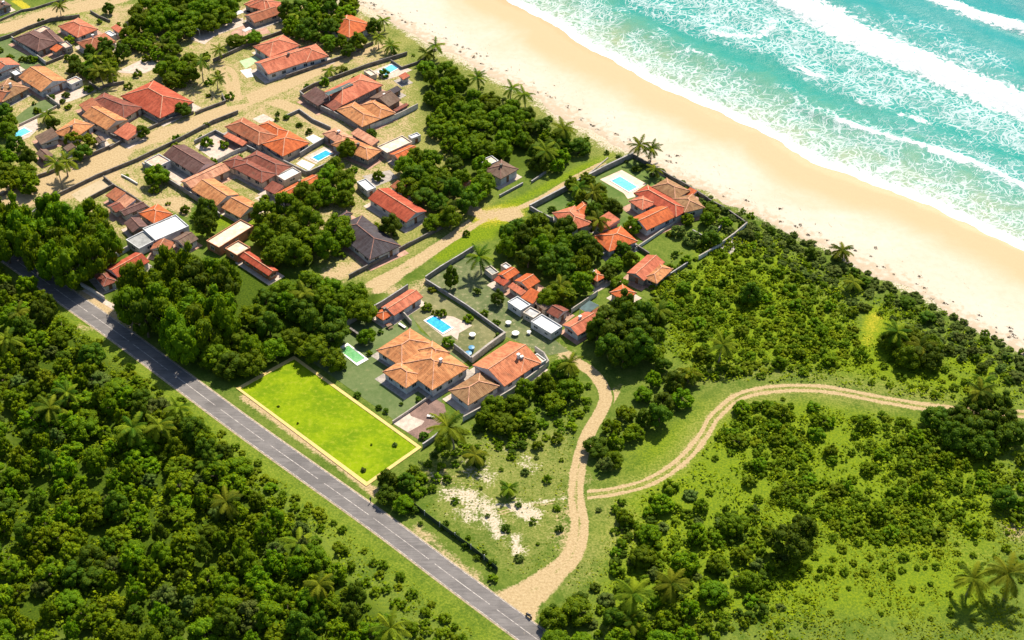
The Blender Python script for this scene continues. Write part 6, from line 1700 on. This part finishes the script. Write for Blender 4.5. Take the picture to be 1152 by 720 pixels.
# ---- shrubs
STREET = GN([(-30, 233), (20, 218), (70, 196), (125, 172), (180, 152), (240, 130), (285, 110), (345, 86), (400, 62), (440, 48)])
def kl(pts, w): return (GN(pts), w)
KEEP = [kl([(560, 668), (590, 664), (622, 648), (645, 622), (652, 590), (648, 560), (651, 525), (661, 490), (680, 455), (681, 435), (665, 418), (645, 405), (622, 388)], 2.6),
        kl([(655, 557), (690, 553), (730, 542), (765, 520), (790, 492), (805, 468), (835, 445), (880, 437), (930, 438), (990, 449), (1060, 460), (1152, 466)], 2.4),
        kl(ROADC, 4.2)]
SH = [
 ([(420, 560), (440, 545), (475, 520), (490, 510), (500, 530), (480, 560), (450, 575)], 3.2, (1.0, 2.0), 'vdf', 'green bush at the lower corner of the vacant lot'),
 ([(490, 500), (540, 470), (600, 440), (650, 415), (665, 440), (655, 480), (600, 510), (540, 520)], 4.2, (0.9, 2.0), 'vffd', 'bush on the rough ground between the white wall and the dirt track'),
 ([(500, 530), (560, 510), (650, 500), (645, 560), (635, 600), (600, 640), (560, 640), (500, 590)], 5.6, (0.5, 1.3), 'vfdc', 'small bush on the open sandy plot'),
 ([(450, 570), (480, 575), (540, 620), (580, 655), (560, 660), (500, 625)], 3.4, (0.7, 1.4), 'vd', 'bush along the dark netted fence'),
 ([(750, 300), (850, 262), (960, 330), (970, 400), (900, 420), (790, 425), (735, 390), (730, 330)], 5.4, (1.0, 2.2), 'ffyv', 'bush of the light green scrub above the winding track'),
 ([(820, 455), (1000, 460), (1110, 530), (1100, 600), (960, 600), (880, 570), (800, 510)], 5.6, (1.0, 2.2), 'ffv', 'bush of the thicket inside the loop of the winding track'),
 ([(690, 560), (760, 540), (860, 570), (900, 640), (870, 700), (720, 710), (650, 700), (690, 640)], 4.6, (0.9, 2.0), 'ffvc', 'bush of the rough ground right of the dirt track'),
 ([(780, 220), (850, 250), (950, 300), (1050, 350), (1152, 405), (1152, 440), (1040, 380), (960, 340), (850, 275), (790, 240)], 3.3, (0.9, 1.9), 'ccd', 'grey green bush along the edge of the beach'),
 ([(905, 560), (1100, 600), (1152, 620), (1152, 700), (1000, 700), (920, 640)], 12.0, (0.5, 1.1), 'yf', 'small bush on the yellow green meadow at the bottom right'),
 ([(600, 690), (640, 670), (690, 650), (760, 690), (820, 715), (620, 720)], 4.0, (0.9, 2.0), 'vdf', 'bush at the bottom edge right of the junction'),
 ([(150, 425), (250, 500), (330, 570), (430, 660), (500, 720), (440, 720), (360, 640), (260, 540), (180, 470)], 4.2, (0.9, 2.0), 'ffy', 'bush on the verge below the asphalt road'),
 ([(690, 170), (780, 205), (800, 220), (770, 215), (700, 180)], 3.4, (0.7, 1.4), 'c', 'bush between the villa wall and the sand'),
 ([(440, 50), (560, 100), (680, 165), (690, 180), (640, 180), (590, 130), (500, 80)], 6.5, (0.7, 1.7), 'cvf', 'bush on the dunes beside the seaside grove'),
 ([(1085, 470), (1152, 480), (1152, 590), (1110, 560)], 4.5, (1.0, 2.2), 'fv', 'bush near the right edge below the track'),
]
n_sh = 0
PEND = []
for i, (poly, sp, rr, kinds, lab) in enumerate(SH):
    for (x, y) in poisson(poly, sp, 0.8, 300 + i):
        r = rt.uniform(*rr)
        if any(seg_dist(np.array([[x, y]]), L)[0] < w + r * 0.8 for L, w in KEEP): continue
        PEND.append((r * FPX / math.hypot(y, CAM_H), r, r * rt.uniform(0.9, 1.3), rt.choice(kinds), lab, (x, y)))
gp_ = []
for poly in ([(0, 50), (120, 20), (250, 60), (240, 110), (120, 170), (0, 200)], [(130, 190), (260, 130), (330, 130), (420, 170), (470, 150), (470, 230), (420, 310), (280, 230), (130, 260)], [(340, 90), (450, 50), (470, 90), (400, 100)], [(640, 230), (760, 240), (760, 320), (660, 310)]):
    for (x, y) in poisson(poly, 7.5, 0.8, 900 + len(gp_)):
        v = Vector((x, y))
        if any(in_poly(v, P, -1.2) for F in FOOT for P in F): continue
        if seg_dist(np.array([[x, y]]), STREET)[0] < 5.5: continue
        if any(o.name.startswith('swimming_pool') and math.hypot(o.location.x - x, o.location.y - y) < 9 for o in C.objects): continue
        gp_.append((x, y))
gob = []
for (x, y) in gp_[:78]:
    r = rt.uniform(0.8, 1.9)
    gob.append(place_shrub(0, 0, r, r * rt.uniform(1, 1.5), rt.choice('vvdy'), 'garden bush in the yards of the village', 'garden bushes in the village yards', (x, y)))
gob.sort(key=lambda o: to_px(o.location.x, o.location.y)[1])
h_ = len(gob) // 2
ordinals(gob[:h_], 'garden bush of the yards in the upper village half')
ordinals(gob[h_:], 'garden bush of the yards in the lower village half')
PEND.sort(key=lambda a: -a[0])
made = {}
for _, r, h, kd, lab, xy in PEND[:150]:
    made.setdefault(lab, []).append(place_shrub(0, 0, r, h, kd, lab, lab.replace('bush', 'bushes', 1), xy)); n_sh += 1
for lab, ob in made.items(): ordinals(ob, lab)
def bake(name, specs, label, mats=('f', 'v', 'd', 'c', 'y'), cat='bushes'):
    """the many smallest bushes as one mass"""
    me = bpy.data.meshes.new(name)
    V, T, MI = [], [], []
    rs = np.random.default_rng(77)
    for r, h, kd, (x, y) in specs:
        src = rt.choice(SHRUBS[kd])
        if src.name not in BK:
            n = len(src.vertices); a = np.empty(n * 3, np.float32); src.vertices.foreach_get('co', a)
            t = np.empty(n // 4, np.float32); src.attributes['tint'].data.foreach_get('value', t)
            BK[src.name] = (a.reshape(-1, 4, 3), t)
        Q, t = BK[src.name]
        # thin the leaves of far, tiny bushes
        m = rs.random(len(Q)) < 0.62
        m[-320:] = True
        Q = Q[m]; t = t[m]
        an = rs.random() * 6.28; c, sn = math.cos(an), math.sin(an)
        q = np.stack([(Q[..., 0] * c - Q[..., 1] * sn) * r / 1.5 + x, (Q[..., 0] * sn + Q[..., 1] * c) * r / 1.5 + y, Q[..., 2] * h / 1.8], -1)
        V.append(q); T.append(np.clip(t + rs.normal() * 0.18, 0, 1)); MI.append(np.full(len(q), mats.index(kd)))
    V = np.concatenate(V); T = np.concatenate(T); MI = np.concatenate(MI)
    me = quads_mesh(name, V, SHM[mats[0]], dict(tint=T))
    for k in mats[1:]: me.materials.append(SHM[k])
    me.polygons.foreach_set('material_index', MI.astype(np.int32))
    o = link_mesh(name, me)
    tag(o, label, cat, kind='stuff')
    return o
BK = {}
SHM = dict(f=LEAF_F, v=LEAF_V, d=LEAF_D, c=LEAF_C, y=LEAF_Y)
bake('small_bushes', [(r, h, kd, xy) for _, r, h, kd, lab, xy in PEND[150:]], 'smallest low bushes dotted over the rough ground and the dunes')
def thicket(name, label, zones, seed):
    sp = []
    rs = np.random.default_rng(seed)
    for poly, spacing, rr, kinds in zones:
        for (x, y) in poisson(poly, spacing, 0.5, seed + len(sp), 5000):
            nz = mnoise.noise(Vector((x * 0.045, y * 0.045, seed)))
            if nz < -0.22 + rs.normal() * 0.1: continue
            if any(seg_dist(np.array([[x, y]]), L)[0] < w + 0.8 for L, w in KEEP): continue
            r = rs.uniform(*rr) * (1 + 0.5 * max(0, nz)); kd = kinds[int(rs.integers(len(kinds)))]
            sp.append((r, r * rs.uniform(0.8, 1.15), kd, (x, y)))
    print(name, len(sp))
    return bake(name, sp, label)
for px, py, r, kd, lb in [
 (428, 373 + 0, 0.9, 'd', 'dark round bush on the lawn above the green pool'), (417.5, 373, 1.2, 'd', 'dark square bush on the lawn above the green pool'),
 (385, 413, 1.4, 'd', 'dark bush near the pale things left of the garden lawn'), (402, 444, 1.0, 'd', 'dark round bush at the lower left edge of the garden lawn'),
 (426, 458, 0.9, 'd', 'upper dark bush by the outline of the vacant lot'), (434, 462, 0.9, 'd', 'lower dark bush by the outline of the vacant lot'),
 (451.5, 454, 0.6, 'd', 'small dark bush on the lawn below the main house'), (471, 449, 0.9, 'd', 'dark bush at the wall corner below the main house'),
 (415, 397, 1.0, 'v', 'bush at the upper right of the green pool'), (490, 351, 1.2, 'y', 'yellow green bush beside the blue pool'),
 (480, 345, 1.5, 'v', 'green bush above the blue pool'), (497, 352, 1.4, 'v', 'bush at the upper corner of the blue pool'), (504, 384, 1.7, 'v', 'green bush beside the wall below the blue pool'),
 (527, 357, 1.6, 'y', 'yellow bush by the wall at the pool garden'), (558, 362, 1.1, 'd', 'small dark bush on the large empty lawn'), (545, 352, 1.2, 'v', 'bush along the wall of the large empty lawn'),
 (537, 327, 1.3, 'd', 'dark spiky bush on the large empty lawn'), (561, 379, 1.3, 'd', 'dark bush at the corner of the pool garden'),
 (486, 325, 1.2, 'y', 'yellow green bush at the top corner of the pool garden'), (444, 500, 0.7, 'c', 'small grey green bush near the right corner of the vacant lot'),
 (409, 528, 0.7, 'c', 'small grey green bush near the lower corner of the vacant lot'), (313, 457, 0.35, 'd', 'small tuft in the upper left part of the vacant lot'), (335, 476, 0.35, 'd', 'small tuft in the middle of the vacant lot'),
 (418, 500, 0.35, 'd', 'small tuft in the right part of the vacant lot'), (477, 490, 1.3, 'd', 'green bush at the corner of the brown paved yard'),
 (614, 691, 1.2, 'd', 'dark round bush beside the black motorcycle'), (586, 500, 1.4, 'd', 'dark bush near the top of the sandy plot'), (470, 447, 0.5, 'd', 'tiny bush by the wall of the brown yard'),
 (252, 162, 1.6, 'v', 'left small tree-like bush on the white terrace'), (233, 160, 2.2, 'v', 'large green bush at the back of the white terrace'),
 (312, 93 + 35, 0.9, 'd', 'left dark bush beside the street terrace'), (336, 140, 1.0, 'd', 'right dark bush beside the street terrace'), (322, 131, 1.2, 'd', 'slender dark bush behind the orange red house'),
 (348, 148, 1.2, 'd', 'bush near the white side terrace'), (232, 140, 1.2, 'v', 'bush on the verge of the sandy street'), (198, 155, 1.4, 'v', 'low bush on the verge near the long dark wall'),
 (74, 106, 1.3, 'd', 'round bush on the forecourt of the long white house'), (70, 113, 1.1, 'd', 'dark low bush on the forecourt of the long white house'), (43, 124, 1.1, 'd', 'dark bush on the small lawn at the left'), (38, 116, 0.8, 'd', 'upper dark bush on the small lawn at the left'),
 (33, 66, 1.6, 'd', 'dark bush on the grey lawn at the top left'), (25, 66, 1.2, 'v', 'light bush on the grey lawn at the top left'), (46, 23, 1.4, 'v', 'bush beside the wide sandy street at the top left'),
 (258, 108, 1.6, 'v', 'bush on the island of the sandy street'), (208, 235, 1.6, 'v', 'upper hedge bush at the edge of the sandy plot'), (220, 244, 1.6, 'v', 'lower hedge bush at the edge of the sandy plot'),
 (695, 235, 1.4, 'd', 'dark round bush on the lawn of the villa'), (716, 189, 1.6, 'd', 'dark bush on the lawn above the villa pool'), (788, 277, 1.4, 'd', 'bush on the pale ground of the sunken garden'),
 (621, 235, 1.4, 'd', 'small dark bush left of the seaside house roofs'), (525, 262, 1.2, 'v', 'bush beside the sandy lane'), (400, 88, 1.4, 'v', 'bush on the grassy lane beside the compound'),
 (345, 97, 1.2, 'v', 'bush at the lane corner left of the compound'), (444, 60, 1.2, 'd', 'dark bush beside the light blue compound pool'), (432, 82, 2.0, 'd', 'dark bush at the edge of the compound pool deck'),
]:
    place_shrub(px, py, r, r * 1.25, kd, lb); n_sh += 1

thicket('scrub_thicket', 'dense low thicket of small light and dark green bushes covering the scrubland right of the houses', [
    ([(735, 305), (800, 268), (850, 262), (900, 300), (960, 335), (975, 395), (930, 420), (850, 418), (790, 425), (735, 395)], 2.0, (0.8, 1.5), 'ffffyy'),
    ([(822, 462), (870, 452), (960, 458), (1030, 478), (1095, 520), (1090, 580), (1040, 612), (960, 606), (900, 575), (850, 560), (800, 515)], 2.2, (0.9, 1.7), 'ffffvy'),
    ([(784, 212), (870, 253), (962, 296), (1040, 335), (1098, 369), (1152, 394), (1152, 440), (1080, 405), (1010, 375), (940, 325), (850, 285), (785, 240)], 2.2, (0.8, 1.6), 'ccccf'),
    ([(960, 400), (1020, 400), (1080, 420), (1152, 445), (1152, 460), (1060, 445), (980, 430)], 3.0, (0.7, 1.4), 'ffyv'),
    ([(700, 560), (760, 545), (850, 570), (890, 620), (860, 690), (780, 715), (690, 700), (690, 640)], 2.6, (0.8, 1.6), 'ffvd'),
    ([(1090, 470), (1152, 478), (1152, 570), (1100, 540)], 2.6, (0.8, 1.6), 'fvy'),
    ([(890, 600), (1040, 604), (1152, 575), (1152, 625), (1000, 650), (890, 650)], 3.2, (0.6, 1.3), 'fffy'),
    ([(840, 640), (960, 640), (1152, 630), (1152, 720), (800, 720)], 4.2, (0.4, 0.9), 'ffyy'),
    ([(660, 570), (720, 560), (800, 520), (830, 480), (850, 450), (900, 445), (860, 470), (800, 540), (700, 600)], 4.5, (0.4, 0.8), 'fyc')], 61)
thicket('verge_thicket', 'low thicket of yellow green bushes between the dense wood and the asphalt road verge', [
    ([(50, 345), (110, 383), (205, 452), (310, 535), (410, 613), (480, 672), (528, 722), (400, 725), (350, 630), (270, 545), (180, 460), (90, 400)], 2.0, (0.8, 1.6), 'fffyyv')], 62)
thicket('rough_thicket', 'low thicket of green bushes on the rough ground beside the white boundary wall', [
    ([(490, 505), (540, 470), (600, 436), (648, 415), (668, 440), (655, 478), (600, 500), (550, 505), (520, 530)], 2.6, (0.8, 1.5), 'vvfy')], 63)

# ---- undergrowth: low leafy cover nobody could count
def scatter_cover(name, polys, dens, size, hgt, mat, seed, clump=0.9):
    rs = np.random.default_rng(seed)
    Q, T = [], []
    for poly, k in polys:
        W = GN(poly)
        lo, hi = W.min(0), W.max(0)
        n = int((hi - lo).prod() * dens * k)
        P = lo + rs.random((n, 2)) * (hi - lo)
        P = P[inside(P, W)]
        # keep off tracks
        if len(P) == 0: continue
        for line, w in KEEP:
            P = P[seg_dist(P, line) > w]
        nz = np.array([mnoise.noise(Vector((p[0] * 0.13, p[1] * 0.13, seed))) + 0.5 * mnoise.noise(Vector((p[0] * 0.5, p[1] * 0.5, seed))) for p in P])
        P = P[nz > -0.12 + 0.3 * (1 - clump)]; nz = nz[nz > -0.12 + 0.3 * (1 - clump)]
        m = len(P)
        z = rs.random(m) ** 0.8 * (hgt * (0.35 + 1.3 * np.clip(nz, 0, 0.8)))
        c = np.column_stack([P, z])
        nn = rs.normal(size=(m, 3)) * 0.6 + np.array([0, 0, 1.0]); nn /= np.linalg.norm(nn, axis=1)[:, None]
        a = np.cross(nn, rs.normal(size=(m, 3))); a /= np.linalg.norm(a, axis=1)[:, None]; b = np.cross(nn, a)
        s = size * (0.5 + rs.random(m)); s2 = s * (0.4 + 0.4 * rs.random(m))
        Q.append(np.stack([c - a * s[:, None], c - b * s2[:, None], c + a * s[:, None], c + b * s2[:, None]], 1))
        T.append(np.clip(0.5 + nz * 0.6 + rs.normal(size=m) * 0.15, 0, 1))
    Q = np.concatenate(Q); T = np.concatenate(T)
    o = link_mesh(name, quads_mesh(name, Q, mat, dict(tint=T)))
    return o
woodfloor = scatter_cover('woodland_undergrowth', [([(-40, 270), (0, 300), (62, 348), (150, 425), (260, 515), (360, 620), (450, 720), (470, 740), (-40, 740)], 1.0)], 3.2, 0.42, 1.7, LEAF_F, 1)
tag(woodfloor, 'tangled green undergrowth filling the wood floor below the asphalt road', 'undergrowth', kind='stuff')
scrub = scatter_cover('scrub_cover', [([(735, 300), (800, 262), (860, 262), (960, 320), (1152, 415), (1152, 460), (1000, 445), (880, 430), (780, 430), (735, 400)], 1.0), ([(800, 480), (860, 450), (1152, 480), (1152, 600), (1050, 620), (920, 620), (820, 560), (770, 530)], 0.9), ([(690, 560), (770, 535), (900, 600), (930, 720), (640, 725), (700, 640)], 0.8)], 2.4, 0.34, 1.15, LEAF_Y, 2, 0.8)
tag(scrub, 'low yellow green scrub cover around the winding wheel track', 'undergrowth', kind='stuff')
scrub2 = scatter_cover('thicket_cover', [([(735, 310), (830, 300), (950, 350), (960, 400), (880, 418), (780, 415), (735, 390)], 1.0), ([(820, 460), (1000, 470), (1080, 520), (1060, 590), (940, 590), (860, 560), (800, 510)], 1.0), ([(780, 222), (870, 262), (960, 310), (1050, 355), (1152, 412), (1152, 432), (1040, 375), (940, 325), (850, 285), (785, 240)], 1.2), ([(500, 490), (600, 440), (650, 415), (660, 450), (640, 480), (540, 510)], 0.6), ([(250, 500), (330, 570), (430, 650), (530, 720), (440, 720), (320, 600)], 0.8)], 1.8, 0.36, 1.3, LEAF_F, 3, 0.7)
tag(scrub2, 'darker green low thicket cover around the scrub trees', 'undergrowth', kind='stuff')
meadow = scatter_cover('meadow_grass', [([(860, 560), (1152, 560), (1152, 725), (820, 725)], 1.7), ([(470, 520), (560, 480), (650, 470), (650, 560), (620, 640), (560, 650), (470, 580)], 0.35), ([(640, 600), (720, 560), (760, 600), (700, 720), (620, 720)], 0.5), ([(66, 350), (180, 440), (330, 550), (470, 660), (540, 716), (500, 720), (380, 640), (240, 520), (100, 400)], 0.8)], 2.2, 0.24, 0.55, LEAF_Y, 4, 0.9)
tag(meadow, 'short yellow green grass of the meadow and the road verges', 'grass', kind='stuff')

# driftwood and dry weed on the sand, each piece a thing
rd = random.Random(9)
WEED = plain('dry_weed', (0.13, 0.085, 0.05), 0.95, 0.3, 2)
wm = []
for s in range(4):
    rs = np.random.default_rng(500 + s)
    Q, T = crown_quads(rs, [(rs.normal() * 0.22, rs.normal() * 0.15, 0.05, 0.35) for _ in range(5)], 60, 0.12, 0.4)
    wm.append(quads_mesh('weed_clump', Q, WEED, dict(tint=T)))
dl = VEG
for i in range(110):
    k = rd.uniform(0, len(dl) - 1.001); j = int(k); p = dl[j] * (1 - k + j) + dl[j + 1] * (k - j)
    p = p + NRM * abs(rd.gauss(2.5, 3.0))
    o = link_mesh('dry_weed_clump', rd.choice(wm)); s = rd.uniform(0.5, 1.3)
    o.location = (p[0], p[1], 0.1); o.rotation_euler = (0, 0, math.radians(-45) + rd.gauss(0, 0.5)); o.scale = (s * 1.5, s * 0.8, s)
    tag(o, 'small clump of dry brown weed washed up on the pale sand below the coastal growth', 'dry weed', 'dry weed clumps on the beach')

print('COUNTS', COUNT, 'objects', len(C.objects))
